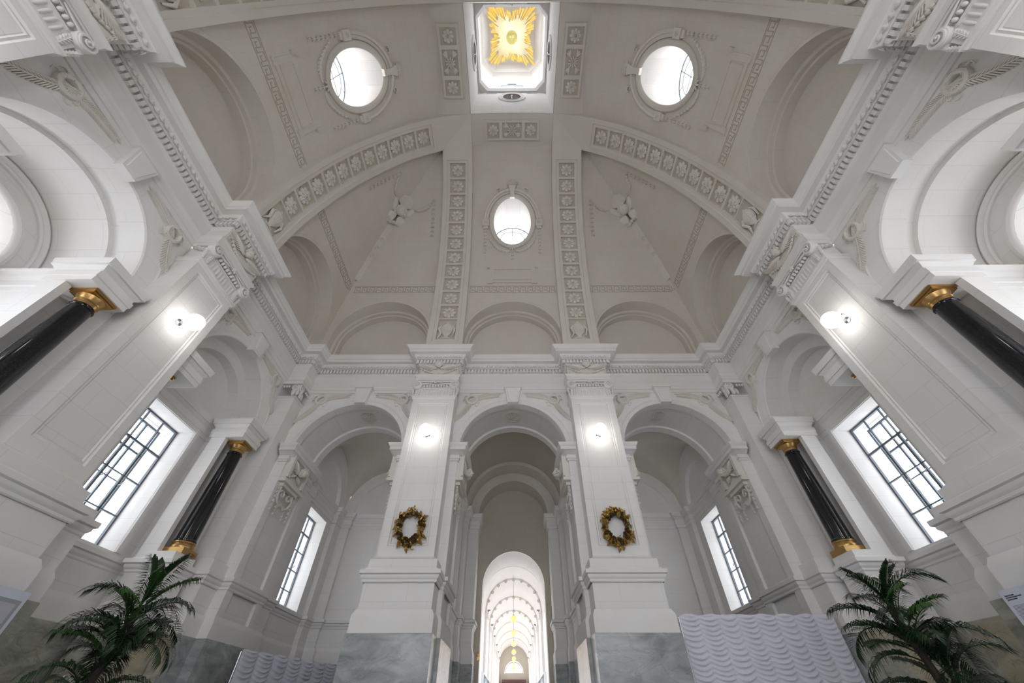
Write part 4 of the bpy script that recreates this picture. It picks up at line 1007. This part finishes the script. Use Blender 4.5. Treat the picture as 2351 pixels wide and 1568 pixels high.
# framed rosette panels on the ring round the lantern
for k in SIDES:
    # the far side of the ring is carried by the ribs of the left and right walls, so the panel follows their crown
    t = thing('lantern_ring_panel', {'back': 'framed strip of three rosettes on the far edge of the lantern opening', 'left': 'framed strip of three rosettes on the left edge of the lantern opening', 'right': 'framed strip of three rosettes on the right edge of the lantern opening', 'front': 'framed strip of three rosettes on the near edge of the lantern opening'}[k], 'ceiling panel', side(k), 'rosette strips round the lantern')
    def mp(x, y, h):   # x along the wall, y out from the centre about the rib axis, h down
        s = RP.sw(abs(x)) if abs(x) > .02 else RP.L
        w_, z_ = (abs(x), RP.at(s)[1]); return (x, PX+y, z_-h)
    m = MB()
    def bx(x0, x1, y0, y1, h):
        n = max(2, int(abs(x1-x0)/.08)); m.grid([[mp(x0+(x1-x0)*i/n, y, hh) for y, hh in ((y0, -.02), (y0, h), (y1, h), (y1, -.02))] for i in range(n+1)]); 
        for x in (x0, x1): m.add([mp(x, y, hh) for y, hh in ((y0, -.02), (y0, h), (y1, h), (y1, -.02))], [(0, 1, 2, 3)])
    for y0, y1 in ((-.45, -.42), (.42, .45)): bx(-1.30, 1.30, y0, y1, .05)
    for x in (-1.30, 1.27): bx(x, x+.03, -.45, .45, .05)
    for y0, y1 in ((-.42, -.33), (.33, .42)): bx(-1.27, 1.27, y0, y1, .09)
    for x0, x1 in ((-1.27, -1.17), (-.60, -.45), (.45, .60), (1.17, 1.27)): bx(x0, x1, -.33, .33, .09)
    m.build('frame', M['rib'], t)
    for x0, x1 in ((-1.17, -.60), (-.45, .45), (.60, 1.17)):
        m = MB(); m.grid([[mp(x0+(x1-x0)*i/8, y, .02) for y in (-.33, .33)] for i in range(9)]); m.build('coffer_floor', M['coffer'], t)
    for x, me, sc in ((-.885, ros, .98), (0, rosw, 1.0), (.885, ros, .98)):
        p = mp(x, 0, .02); o = obj('rosette' if me is ros else 'leaf_rosette', me, t, T(*p) @ R(PI, 'X') @ Matrix.Scale(sc, 4))

# ------------------------------------------------------------------ lantern shaft, ring, drum and dome
lt = thing('lantern', 'bright square lantern shaft opening in the middle of the vault', 'lantern', T(0, YC, 0))
m = MB(); a0, a1 = 1.90, 1.74; zz0, zz1 = 19.45, 23.0
sq = lambda a, z: [(-a, -a, z), (a, -a, z), (a, a, z), (-a, a, z)]

for q in range(4):
    sub = MB(); n = 16; xs = [-1.885+3.77*i/n for i in range(n+1)]
    sub.grid([[(x, 1.885, RP.at(RP.sw(abs(x)) if abs(x) > .02 else RP.L)[1]+.004) for x in xs], [(x, 1.885, 19.75) for x in xs], [(x*a1/1.885, a1, zz1) for x in xs]])
    m.add([R(q*PI/2) @ Vector(v) for v in sub.V], sub.F)
m.build('shaft_wall', M['wall'], lt)
oc = lambda a, b, z: [(-b, a, z), (b, a, z), (a, b, z), (a, -b, z), (b, -a, z), (-b, -a, z), (-a, -b, z), (-a, b, z)]
def sq8(a, z): return [(-a, a, z), (a, a, z), (a, a, z), (a, -a, z), (a, -a, z), (-a, -a, z), (-a, -a, z), (-a, a, z)]
m = MB(); m.grid([sq8(a1, 22.98), oc(1.69, 1.30, 22.96), oc(1.69, 1.30, 22.90), oc(1.66, 1.27, 22.88), oc(1.63, 1.24, 22.92), oc(1.60, 1.22, 22.97), oc(1.57, 1.20, 23.0), oc(1.57, 1.20, 23.3), oc(1.66, 1.26, 23.32)], True); m.build('octagon_ring', M['trim'], lt, None, 20)
m = MB()
for q in range(4):
    rot = R(q*PI/2); h = 1.76; ow, zc_ = (.62, 25.55) if q == 0 else (1.05, 25.6); sub = MB(); sub.wall(-1.15, 1.15, 23.3, 26.9, h, [('a', 0, ow, zc_, 24.0 if q == 0 else 23.4)])
    sub.arch(0, zc_, [(ow, h), (ow, h+.25)], 24.0 if q == 0 else 23.4, 16); sub.quad((-.62, h, 24.0), (.62, h, 24.0), (.62, h+.25, 24.0), (-.62, h+.25, 24.0))
    sub.quad((1.15, h, 23.3), (h, 1.15, 23.3), (h, 1.15, 26.9), (1.15, h, 26.9))
    m.add([rot @ Vector(v) for v in sub.V], sub.F)
oc2 = lambda a, b, z: [(-b, a, z), (b, a, z), (a, b, z), (a, -b, z), (b, -a, z), (-b, -a, z), (-a, -b, z), (-a, b, z)]
m.grid([oc2(1.76, 1.15, 26.9), oc2(1.78, 1.16, 27.6), oc2(1.7, 1.12, 28.2), oc2(1.3, .9, 28.6), oc2(.01, .01, 28.7)], True); m.build('drum', M['wall'], lt, None, 20)
for q in range(4):
    rm = T(0, YC, 0) @ R(q*PI/2)
    wr = casement(rm, -.62, .62, 24.0, 26.15, 1.98, 3, 5, False) if q == 0 else casement(rm, -1.05, 1.05, 23.4, 26.65, 1.98, 4, 6, False)  # the three other drum windows are oversized to brighten the shaft
    # oval openings low in the shaft, their dark depth painted as a brown disc
    f = MB(); n = 32; yy = lambda z: a0+(a1-a0)*(z-zz0)/(zz1-zz0)
    rg = lambda r, rz, h: [(r*math.cos(2*PI*i/n), yy(22.05+rz*math.sin(2*PI*i/n))-h, 22.05+rz*math.sin(2*PI*i/n)) for i in range(n)]
    f.grid([rg(.68, .74, 0), rg(.68, .74, .05), rg(.62, .68, .06), rg(.60, .66, .03), rg(.55, .61, .03), rg(.52, .58, .07), rg(.46, .52, .06), rg(.44, .50, .03)], True)
    f.build('oval_frame', M['trim'], lt, R(q*PI/2))
    f = MB(); g = rg(.45, .51, .012); f.add(g, [tuple(range(n))]); f.build('oval_dark_disc', M['brown'], lt, R(q*PI/2))
    f = MB(); f.tube([(0, yy(22.05)-.03, 21.62), (0, yy(22.05)-.10, 21.9), (0, yy(22.05)-.06, 22.4)], .018); f.ell((0, yy(22.05)-.1, 21.95), (.05, .04, .07)); f.build('small_lamp', M['chrome'], lt, R(q*PI/2))
    f = MB()
    for s in (-1, 1): f.box(*sorted((s*.78, s*1.30)), a1-.02, a1+.06, 22.70, 22.76)
    f.build('string_moulding', M['trim'], lt, R(q*PI/2))
sun = thing('sunburst', 'golden sunburst of pointed rays with a triangle on the dome ceiling', 'ornament', T(0, YC, 28.0) @ R(PI, 'X'))
for i in range(64):
    a = 2*PI*i/64+rnd.uniform(-.015, .015); ca, sa = abs(math.cos(a)), abs(math.sin(a))
    diag = (min(ca, sa)/max(ca, sa))**1.3; base = 1.10+.80*diag+rnd.uniform(-.12, .12)
    if diag > .45: base = min(base+.08, 1.42/max(ca, sa)*1.0)
    w = rnd.uniform(.028, .050)*(1+.5*diag); z = rnd.uniform(.0, .12); st = base*rnd.uniform(.50, .66)
    pts = [(st, -w*.5), (base*.9, -w*1.2), (base*rnd.uniform(.93, 1), -w*1.35), (base*.92, -w*.3), (base, w*.1), (base*.93, w*.5), (base*.96, w*1.3), (base*.9, w*1.1), (st, w*.5)]
    m = MB(); n = len(pts); V = []
    for h in (0, .02):
        for x, y in pts: V.append((x*math.cos(a)-y*math.sin(a), x*math.sin(a)+y*math.cos(a), z+h-.12*(x/1.8)))
    m.add(V, [tuple(range(n, 2*n)), tuple(reversed(range(n)))]+[(j, (j+1) % n, n+(j+1) % n, n+j) for j in range(n)])
    m.build('ray', M['ray'], sun)
for i in range(110):
    a = 2*PI*(i+.5)/110; ca, sa = abs(math.cos(a)), abs(math.sin(a)); L = .80+.42*(min(ca, sa)/max(ca, sa))+rnd.uniform(-.18, .12)
    m = MB(); m.tube([(.22*math.cos(a), .22*math.sin(a), .2), (L*math.cos(a), L*math.sin(a), .13)], [.014, .019], 5); m.build('rod', M['raylight'], sun)
m = MB(); m.lathe([(.001, .26), (.30, .24), (.33, .2), (.30, .15)], 36); m.build('disc', M['olive'], sun)
m = MB(); v = [(-.24, -.15), (.24, -.15), (0, .25)]
m.add([(x, -y, .28) for x, y in v]+[(x, -y, .36) for x, y in v], [(3, 4, 5), (0, 1, 4, 3), (1, 2, 5, 4), (2, 0, 3, 5)]); m.build('triangle', M['olive'], sun)
m = MB()
for x in (-.11, -.05, .03, .09): m.box(x-.01, x+.01, -.01, .10, .36, .375)
m.box(-.12, -.04, .08, .10, .36, .375); m.box(.02, .10, .08, .10, .36, .375); m.box(-.09, -.07, .0, .05, .36, .375); m.box(.06, .08, .0, .05, .36, .375); m.build('letters', M['raylight'], sun)

# ------------------------------------------------------------------ corridor beyond the passage
co = MB(); y0, y1 = 17.02, 43.0; hw = 1.27; NB = 7
struct_y = [17.02+3.6*i for i in range(8)]
co.arch(0, 3.45, [(hw, 18.45), (hw, y1)], 3.38, 24); 
n_ = 32; loft = lambda r, zc, y: [(r*math.cos(PI-PI*i/n_), y, zc+r*math.sin(PI-PI*i/n_)) for i in range(n_+1)]
co.grid([loft(1.205, 3.68, 17.45), loft(1.235, 3.56, 17.9), loft(1.272, 3.452, 18.5)])
for s in (-1, 1): co.quad((s*1.205, 17.45, FLOOR), (s*1.272, 18.2, FLOOR), (s*1.272, 18.2, 3.7), (s*1.205, 17.45, 3.7))
for s in (-1, 1):
    us = [18.15]; H = []
    for i in range(7):
        a, b = 17.95+3.6*i+.35, 17.95+3.6*i+2.2; us += [a, b]; H.append((a, b, lambda u: .9, lambda u: 3.05))
    us.append(y1); co.columns(sorted(us), H, lambda u: FLOOR, lambda u: 3.38, lambda u, z, s=s: (s*hw, u, z))
    for h in H:
        a, b = h[0], h[1]; co.grid([[(s*hw, a, .9), (s*hw, b, .9), (s*hw, b, 3.05), (s*hw, a, 3.05)], [(s*(hw+.35), a, .9), (s*(hw+.35), b, .9), (s*(hw+.35), b, 3.05), (s*(hw+.35), a, 3.05)]], True)
cw = struct(co.build('wall_corridor', M['wall']))
m = MB(); m.arch(0, 3.68, [(1.205, 17.02), (1.205, 17.5)], FLOOR); m.build('door_reveal', M['trim'], cw)
for i in range(6):
    y = 20.6+3.6*i; m = MB(); m.arch(0, 3.45, [(hw, y-.22), (hw-.07, y-.22), (hw-.07, y+.22), (hw, y+.22)], 3.38, 24); m.build('transverse_rib', M['wall'], cw)
    for s in (-1, 1):
        m = MB(); m.box(*sorted((s*hw, s*(hw-.09))), y-.25, y+.25, FLOOR, 3.2); m.box(*sorted((s*hw, s*(hw-.16))), y-.3, y+.3, 3.2, 3.38); m.build('corridor_pilaster', M['wall'], cw)
        t = thing('spotlight', 'small white spotlight on the %s corridor pilaster number %d from the door' % ('left' if s < 0 else 'right', i+1), 'spotlight', T(s*(hw-.16), y-.2, 3.40), 'spotlights along the corridor')
        t['label'] = 'small grey spotlight on a corridor pilaster capital, %s row, %s from the door' % ('left' if s < 0 else 'right', ('first', 'second', 'third', 'fourth', 'fifth', 'sixth')[i])
        q = MB(); q.tube([(0, 0, -.02), (0, 0, .06)], .012); q.build('arm', M['chrome'], t)
        q = MB(); q.tube([(-s*.06, 0, .08), (s*.06, 0, .06)], [.035, .045], 8); q.build('lamp_head', M['chrome'], t)
    # rosette medallions along the rib
    if i < 3:
        q = MB()
        for j in range(9):
            a = PI*(j+1)/10; x, z = (hw-.08)*math.cos(a), 3.45+(hw-.08)*math.sin(a)
            r_ = MB(); r_.lathe([(.07, 0), (.06, .03), (.04, .005), (.02, .03), (.001, .03)], 12); mt = T(x, y-.235, z) @ FACE; q.add([mt @ Vector(v) for v in r_.V], r_.F)
        # medallions face the viewer from the rib edge
        stuff(q.build('rib_medallions', M['vault'], cw))
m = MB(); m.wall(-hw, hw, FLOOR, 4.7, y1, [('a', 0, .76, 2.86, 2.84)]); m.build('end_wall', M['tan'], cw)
m = MB(); m.arch(0, 2.86, [(.86, y1-.03), (.80, y1-.05), (.76, y1), (.76, y1+.3)], 2.84); m.build('arched_window_surround', M['trim'], cw)
wn[0] += 1; rw = struct(obj('window_%d' % wn[0], None)); 
m = MB(); m.tube([(.74*math.cos(PI*i/20), y1+.2, 2.86+.74*math.sin(PI*i/20)) for i in range(21)], .03); m.box(-.76, .76, y1+.18, y1+.22, 2.83, 2.88); m.build('window_frame', M['frame'], rw)
for x in (-.25, .25): m = MB(); m.box(x-.015, x+.015, y1+.18, y1+.22, 2.86, 3.55); m.build('glazing_bar', M['frame'], rw)
portal(T(0, y1+.4, 3.2) @ R(-PI/2, 'X'), 1.6, .9)
for s in (-1, 1):
    for i in range(7):
        y = 17.9+3.6*i+1.275
        wn[0] += 1; rw = struct(obj('window_%d' % wn[0], None)); m = MB()
        for q in (-.925, 0, .925): m.box(*sorted((s*(hw+.28), s*(hw+.32))), y+q-.02, y+q+.02, .9, 3.05)
        m.box(*sorted((s*(hw+.28), s*(hw+.32))), y-.925, y+.925, 2.4, 2.44); m.build('window_frame', M['frame'], rw)
        portal(T(s*(hw+.4), y, 1.98) @ R(-s*PI/2) @ R(-PI/2, 'X'), 1.85, 2.15)
cab = thing('cabinet', 'dark red wooden cabinet below the arched window at the corridor end', 'cabinet', T(0, 42.4, FLOOR))
m = MB(); m.box(-.85, .85, -.3, .3, 0, 3.72); m.build('body', M['wood'], cab)
m = MB(); m.box(-1.0, 1.0, -.38, .38, 3.72, 3.90); m.build('cornice', M['wood'], cab)
for s in (-1, 1): m = MB(); m.box(*sorted((s*.04, s*.78)), -.33, -.3, .2, 3.6); m.build('door', M['wood'], cab)
for s in (-1, 1):
    t = thing('display_case', 'glazed display case running along the %s side of the corridor' % ('left' if s < 0 else 'right'), 'display case', T(s*1.14, 0, FLOOR))
    m = MB(); m.box(-.05, .05, 18.2, 27, 0, 1.6); m.build('base', M['board'], t)
    m = MB(); m.box(-.05, .05, 18.2, 27, 2.70, 2.75); 
    for y in (18.2, 20.4, 22.6, 24.8, 26.96): m.box(-.05, .05, y, y+.04, 1.6, 2.7)
    m.build('frame', M['chrome'], t)
    m = MB(); m.box(-s*.045-.003, -s*.045+.003, 18.25, 26.95, 1.6, 2.7); m.build('pane', M['glass'], t)
cg = MB(); cg.lathe([(.13*math.sin(PI*k/12)+1e-4, -.13*math.cos(PI*k/12)) for k in range(13)], 20); cgm = cg.mesh('globe', M['warmlamp'])
ordn = ('first', 'second', 'third', 'fourth', 'fifth', 'sixth', 'seventh')
for i in range(7):
    y = 19.44+3.6*i
    t = thing('pendant_lamp', 'warm glowing globe hanging in the corridor, %s from the door' % ordn[i], 'lamp', T(0, y, 3.0), 'globe pendants of the corridor')
    obj('globe', cgm, t); m = MB(); m.tube([(0, 0, .12), (0, 0, 1.63)], .010); m.lathe([(.05, .11), (.03, .15), (.01, .18)], 12); m.build('rod', M['chrome'], t)
al = thing('alarm_bell', 'small brass alarm bell on the passage pier left of the corridor door', 'bell', T(-1.24, YC+14.15, 1.62) @ FACE)
m = MB(); m.lathe([(.07, 0), (.07, .02), (.055, .05), (.001, .06)], 16); m.build('dome', M['gold'], al); m = MB(); m.box(-.03, .03, -.16, -.06, 0, .04); m.build('box', M['gold'], al)

# ------------------------------------------------------------------ marble facing slabs turned up at the passage jambs
for s in (-1, 1):
    pass

# ------------------------------------------------------------------ wreaths
def wreath(x, label, seed):
    r = random.Random(seed); t = thing('wreath', label, 'wreath', sb @ T(x, PF+.04, 3.42) @ FACE, 'gold wreaths')
    RX, RY = .285, .36
    m = MB(); m.tube([(RX*math.cos(a), RY*math.sin(a), .05) for a in [2*PI*i/24 for i in range(24)]], .055, 7, True); m.build('twig_ring', M['wdark'], t)
    def leaf(l, w):
        m = MB(); v = []
        for i in range(6):
            q = i/5; ww = w*math.sin(PI*min(1, q*.93+.05)); zz = .05*math.sin(PI*q); v += [(q*l, -ww, zz), (q*l, 0, zz+.02), (q*l, ww, zz)]
        m.add(v, [(3*i+j, 3*i+j+1, 3*i+j+4, 3*i+j+3) for i in range(5) for j in (0, 1)]); return m.mesh('leaf', M['wgold'])
    lf = [leaf(.10, .022), leaf(.15, .034), leaf(.075, .02)]
    rs = MB()
    for k in range(3):
        for j in range(5):
            a = 2*PI*j/5+k*.6; q = .058-.018*k; rs.ell((q*math.cos(a)*.7, q*math.sin(a)*.7, .02+.015*k), (q*.62, .012, .03), a+PI/2, 6, 4)
    rs.ell((0, 0, .04), (.016, .016, .02)); rsm = rs.mesh('rose', M['wdark']); rs2 = rs.mesh('rose', M['wgold'])
    be = MB()
    for j in range(7): be.ell((r.uniform(-.05, .05), r.uniform(-.05, .05), r.uniform(0, .05)), (.014, .014, .014), 0, 6, 4)
    bem = be.mesh('berries', M['wgold'])
    for i in range(120):
        a = r.random()*2*PI; q = r.uniform(.82, 1.22); b = a+r.choice((-1, 1))*r.uniform(.4, 1.5)
        obj('leaf', r.choice(lf), t, T(RX*q*math.cos(a), RY*q*math.sin(a), r.uniform(.05, .12)) @ R(b) @ R(r.uniform(-.6, .2), 'Y') @ R(r.uniform(-.7, .7), 'X'))
    for i in range(60):
        a = -PI/2+r.gauss(0, 1.7); q = r.uniform(.80, 1.2); obj('rose', r.choice((rsm, rsm, rs2)), t, T(RX*q*math.cos(a), RY*q*math.sin(a), r.uniform(.09, .14)) @ R(r.random()*6) @ R(r.uniform(-.6, .6), 'X') @ Matrix.Scale(r.uniform(.7, 1.15), 4))
    for i in range(26):
        a = r.random()*2*PI; q = r.uniform(.78, 1.3); obj('berries', bem, t, T(RX*q*math.cos(a), RY*q*math.sin(a), r.uniform(.08, .13)) @ R(r.random()*6))
    for a, s in ((-2.2, 1.3), (-.75, 1.5), (-1.6, 1.5), (.5, 1.3), (-.45, 1.4)):
        obj('leaf', lf[1], t, T(RX*1.1*math.cos(a), RY*1.1*math.sin(a), .08) @ R(a+r.uniform(-.4, .4)) @ Matrix.Scale(s*.9, 4))
wreath(-PX, 'gold leaf wreath with dark roses on the pilaster left of the passage', 3)
wreath(PX, 'gold leaf wreath with berries on the pilaster right of the passage', 11)

# ------------------------------------------------------------------ palms
def frond_mesh(L, droop, seed, mt, nl=40):
    r = random.Random(seed); m = MB(); pts = []; n = 18
    for i in range(n+1):
        t = i/n; a = 1.15-droop*.85*t**1.3
        if i == 0: p = Vector((0, 0, 0))
        else: p = pts[-1]+Vector((math.cos(a), 0, math.sin(a)))*(L/n)
        pts.append(p)
    m.tube([tuple(p) for p in pts], [.012*(1-.8*i/n) for i in range(n+1)], 4)
    for i in range(nl):
        t = .18+.82*i/nl; f = t*n; k = min(int(f), n-1); p = pts[k]+(pts[k+1]-pts[k])*(f-k); d = (pts[k+1]-pts[k]).normalized()
        ll = L*.36*math.sin(PI*(.16+.74*t))**.8
        for s in (-1, 1):
            q = .65+.35*(1-t); side_ = Vector((0, s, 0)); dr = (d*(.45+.75*t)+side_*(q+.35)+Vector((0, 0, r.uniform(-.12, .22)))).normalized()
            up = Vector((0, 0, 1)); w = .0075+.002*r.random()
            a = p; b = p+dr*ll*.5+Vector((0, 0, .03)); c = p+dr*ll+Vector((0, 0, -.10*ll/.3*r.uniform(.4, 1.3)))
            wv = dr.cross(up).normalized()*w
            m.add([a-wv*.5, a+wv*.5, b+wv, b-wv, c], [(0, 1, 2, 3), (3, 2, 4)])
    return m.mesh('frond', mt)
FR = [frond_mesh(.85, 1.5, 1, M['leaf']), frond_mesh(.95, 2.1, 2, M['leaf']), frond_mesh(.8, 1.1, 3, M['leaf2']), frond_mesh(1.0, 2.5, 4, M['leaf']), frond_mesh(.75, .8, 5, M['leaf'])]
def palm(x, y, label, seed, lean):
    r = random.Random(seed); t = thing('potted_palm', label, 'plant', T(x, y, FLOOR))
    m = MB(); m.lathe([(.001, 0), (.22, 0), (.24, .03), (.29, .42), (.31, .44), (.31, .48), (.27, .48), (.26, .42), (.001, .40)], 28); m.build('pot', M['pot'], t)
    m = MB(); m.lathe([(.001, .43), (.265, .43)], 20); m.build('soil', M['bark'], t)
    for q, (ox, hgt, ln) in enumerate(((0, 2.42, lean), (.06, 1.86, -lean*.6))):
        m = MB(); P = [(ox+ln*(z/2.4)**2, .02*math.sin(z*3), z) for z in [.4+(hgt-.4)*i/16 for i in range(17)]]
        m.tube(P, [.048-.016*i/16+(.006 if i % 2 else 0) for i in range(17)], 9); m.build('trunk', M['bark'], t)
        N = 23 if q == 0 else 16
        for i in range(N):
            a = 2.4*i+r.uniform(-.3, .3); z = hgt-.02-.022*i*(1 if q == 0 else 1.3); k = .86+.2*r.random()
            tilt = -.5*(i/N)+r.uniform(-.1, .15) if i > 5 else r.uniform(.0, .4)
            me = FR[4] if i < 3 else FR[r.choice((0, 1, 1, 2, 3))]
            f = min(1, max(0, (z-.4)/(hgt-.4))); px = ox+ln*(z/2.4)**2
            obj('frond', me, t, T(px, 0, z) @ R(a) @ R(-tilt, 'Y') @ Matrix.Scale(k*.80, 4))
palm(-4.40, 5.2, 'tall dark green potted palm standing before the left corner niche', 5, .10)
palm(4.42, 5.2, 'tall dark green potted palm standing before the right corner niche', 9, -.10)

# ------------------------------------------------------------------ ruched curtains
def curtain(name_label, A, Bp, ztop, zbot, nseg, seed, side_hem=True):
    r = random.Random(seed); t = thing('ruched_curtain', name_label, 'curtain', None)
    A = Vector(A); Bp = Vector(Bp); d = (Bp-A); L = d.length; d.normalize(); nr = Vector((d.y, -d.x))
    nx = nseg*14; nz = int((ztop-zbot)/.011)
    ph = [r.uniform(0, 6) for _ in range(nseg+1)]; rows = []
    for j in range(nz+1):
        row = []
        for i in range(nx+1):
            s = i/14; k = min(int(s), nseg-1); f = s-k; z = ztop-(ztop-zbot)*j/nz
            sag = 4*f*(1-f); y = (ztop-z)
            pk = ph[k] if .12 < f < .88 else (ph[k]*(.5+.5*f/.12)+ph[max(k-1, 0)]*(.5-.5*f/.12) if f <= .12 else ph[k]*(.5+.5*(1-f)/.12)+ph[min(k+1, nseg-1)]*(.5-.5*(1-f)/.12))
            arg = (y-.085*sag)*2*PI/.088*(1+.12*math.sin(k*2.3))+pk*.7+1.1*noise.noise(Vector((s*.9+seed, y*2.3, 0)))*2.5
            amp = .018+.010*noise.noise(Vector((s*1.3, y*3, seed)))
            h = 1.5*amp*(1.4*(1-abs(math.sin(arg/2)))**.8+.25*math.sin(2*arg+1)+.2*noise.noise(Vector((s*3.1, y*17, seed))))*(.45+.75*sag)+.03*sag+.004*math.sin(s*31+y*40)
            if y < .05: h *= y/.05*.6+.4
            top = .012*math.sin(s*5.1+seed) if j == 0 else 0
            p = A+d*(L*s/nseg)+nr*h; row.append((p.x, p.y, z-top+(.012*sag if j < 1 else 0)))
        rows.append(row)
    m = MB(); m.grid(rows); m.build('cloth', M['cloth'], t, None, 80)
    m = MB()
    for k in range(nseg+1):
        p = A+d*(L*k/nseg); m.tube([(p.x+nr.x*.006, p.y+nr.y*.006, ztop-.01), (p.x+nr.x*.006, p.y+nr.y*.006, zbot)], .004, 4)
    m.build('gathering_cord', M['cloth'], t)
    m = MB(); m.tube([(A.x-nr.x*.03, A.y-nr.y*.03, ztop-.03), (Bp.x-nr.x*.03, Bp.y-nr.y*.03, ztop-.03)], .02, 8); m.build('rail', M['chrome'], t)
    m = MB(); 
    for q in (A, Bp):
        m = MB(); m.tube([(q.x-nr.x*.03, q.y-nr.y*.03, ztop-.03), (q.x-nr.x*.03, q.y-nr.y*.03, FLOOR)], .022, 8); m.build('stand_post', M['chrome'], t)
curtain('white ruched satin curtain closing the arch right of the passage', (3.60, 10.02), (6.93, 10.02), 1.615, FLOOR+.02, 8, 2)
curtain('white ruched satin curtain standing in the chamber left of the passage', (-6.42, 11.45), (-5.45, 15.2), 1.19, FLOOR+.02, 7, 5)

# ------------------------------------------------------------------ information panels
def text_mesh(body, size, m, ext=.002):
    cu = bpy.data.curves.new('lettering', 'FONT'); cu.body = body; cu.size = size; cu.extrude = ext; cu.space_line = .98; cu.offset = size*.018
    tmp = bpy.data.objects.new('tmp', cu); C.objects.link(tmp); dg = bpy.context.evaluated_depsgraph_get(); me = bpy.data.meshes.new_from_object(tmp.evaluated_get(dg)); bpy.data.objects.remove(tmp); me.materials.clear(); me.materials.append(m); return me
def board(k, label):
    # local: x along the board (0 = far edge), z up; the printed face looks into the hall
    s = -1 if k == 'left' else 1
    mw = T(s*6.80, 6.24, 0) @ R(PI/2 if s < 0 else -PI/2)
    t = thing('info_panel', label, 'panel', mw); Wd = 1.15
    m = MB()
    x0, x1 = (-Wd, 0) if s < 0 else (0, Wd)
    m.box(x0, x1, 0, .03, FLOOR+.02, 1.27); m.build('board', M['board'], t)
    for x in (x0+.1, x1-.18): m = MB(); m.box(x, x+.08, -.12, .2, FLOOR, FLOOR+.05); m.build('foot', M['chrome'], t)
    if s > 0:
        obj('heading', text_mesh('Погребения\nв Великокняжеской\nусыпальнице', .0225, M['ink']), t, T(.045, -.001, 1.195) @ R(PI/2, 'X'))
        r = random.Random(4); m = MB(); z = 1.085
        for q in range(110):
            if q in (15, 25, 38, 60, 84): z -= .018
            x = .055; end = .36 if q not in (14, 24, 37, 59, 83) else .2
            while x < end: w = r.uniform(.012, .035); m.box(x, min(x+w, end), -.003, 0, z, z+.0055); x += w+.005
            z -= .0125
        stuff(m.build('text_lines', M['inkgrey'], t))
    else:
        sh = mat('photo_print', (.34, .335, .37), .5); sky = mat('photo_print_light', (.47, .475, .53), .5); dk = mat('photo_print_dark', (.13, .14, .18), .5)
        m = MB(); m.box(-.62, -.05, -.004, 0, .84, 1.165); m.build('photograph', sh, t)
        m = MB(); m.box(-.60, -.10, -.006, -.004, .90, 1.12); m.build('photo_sky', sky, t)
        m = MB(); m.box(-.60, -.10, -.008, -.006, .885, .905); 
        for x, h in ((-.15, .03), (-.18, .06), (-.22, .02), (-.32, .04), (-.36, .09), (-.40, .05), (-.52, .03)): m.box(x, x+.008, -.008, -.006, .90, .90+h); m.box(x-.015, x+.02, -.008, -.006, .90, .90+h*.3)
        m.build('photo_ships', dk, t)
board('left', 'pale blue info panel with a grey ship photograph at the lower left edge')
board('right', 'pale blue info panel with black heading and small text at the lower right edge')
# small hatches in the marbled wall under the corner windows
for k, s in (('left', 1), ('right', -1)):
    t = thing('wall_hatch', 'small square access hatch in the white wall under the %s corner window' % k, 'hatch', side(k) @ T(s*4.72, 8.5, 2.02) @ FACE)
    m = MB(); m.box(-.11, .11, -.10, .10, 0, .008); m.build('cover', M['wall'], t); m = MB(); m.tube([(-.03, .0, .012), (.02, .02, .02), (.04, -.01, .012)], .006, 5); m.build('pull', M['chrome'], t)

# ------------------------------------------------------------------ bare trees outside the corner windows
for sx, nm in ((-1, 'left'), (1, 'right')):
    r = random.Random(21+sx); t = thing('bare_tree', 'bare winter tree seen through the %s corner window' % nm, 'tree', T(sx*15, 14.5, FLOOR))
    br = MB()
    def grow(p, d, l, rad, n):
        q = p+d*l; m = trunk if n == 5 else br; m.tube([tuple(p), tuple((p+q)/2+Vector((r.uniform(-.06, .06), r.uniform(-.06, .06), 0))*l), tuple(q)], [rad, rad*.85, rad*.65], 5)
        if n:
            for _ in range(3 if n < 5 else 4): grow(q-d*l*r.uniform(0, .3), (d+Vector((r.uniform(-.8, .8), r.uniform(-.8, .8), r.uniform(-.2, .5)))).normalized(), l*r.uniform(.6, .8), rad*.6, n-1)
    trunk = MB(); grow(Vector((0, 0, 0)), Vector((0, 0, 1)), 4.0, .16, 5); trunk.build('trunk', M['frost'], t); br.build('branches', M['frost'], t)

# parts of the hall that lie behind the camera belong to the setting
nt_ = 4
for o in list(C.objects):
    if 'behind the camera' in str(o.get('label', '')) or 'front corner' in str(o.get('label', '')) or 'near edge of the lantern' in str(o.get('label', '')):
        nt_ += 1; o.name = 'trim_%d' % nt_
        for k in ('label', 'category', 'group'):
            if k in o: del o[k]
        o['kind'] = 'structure'
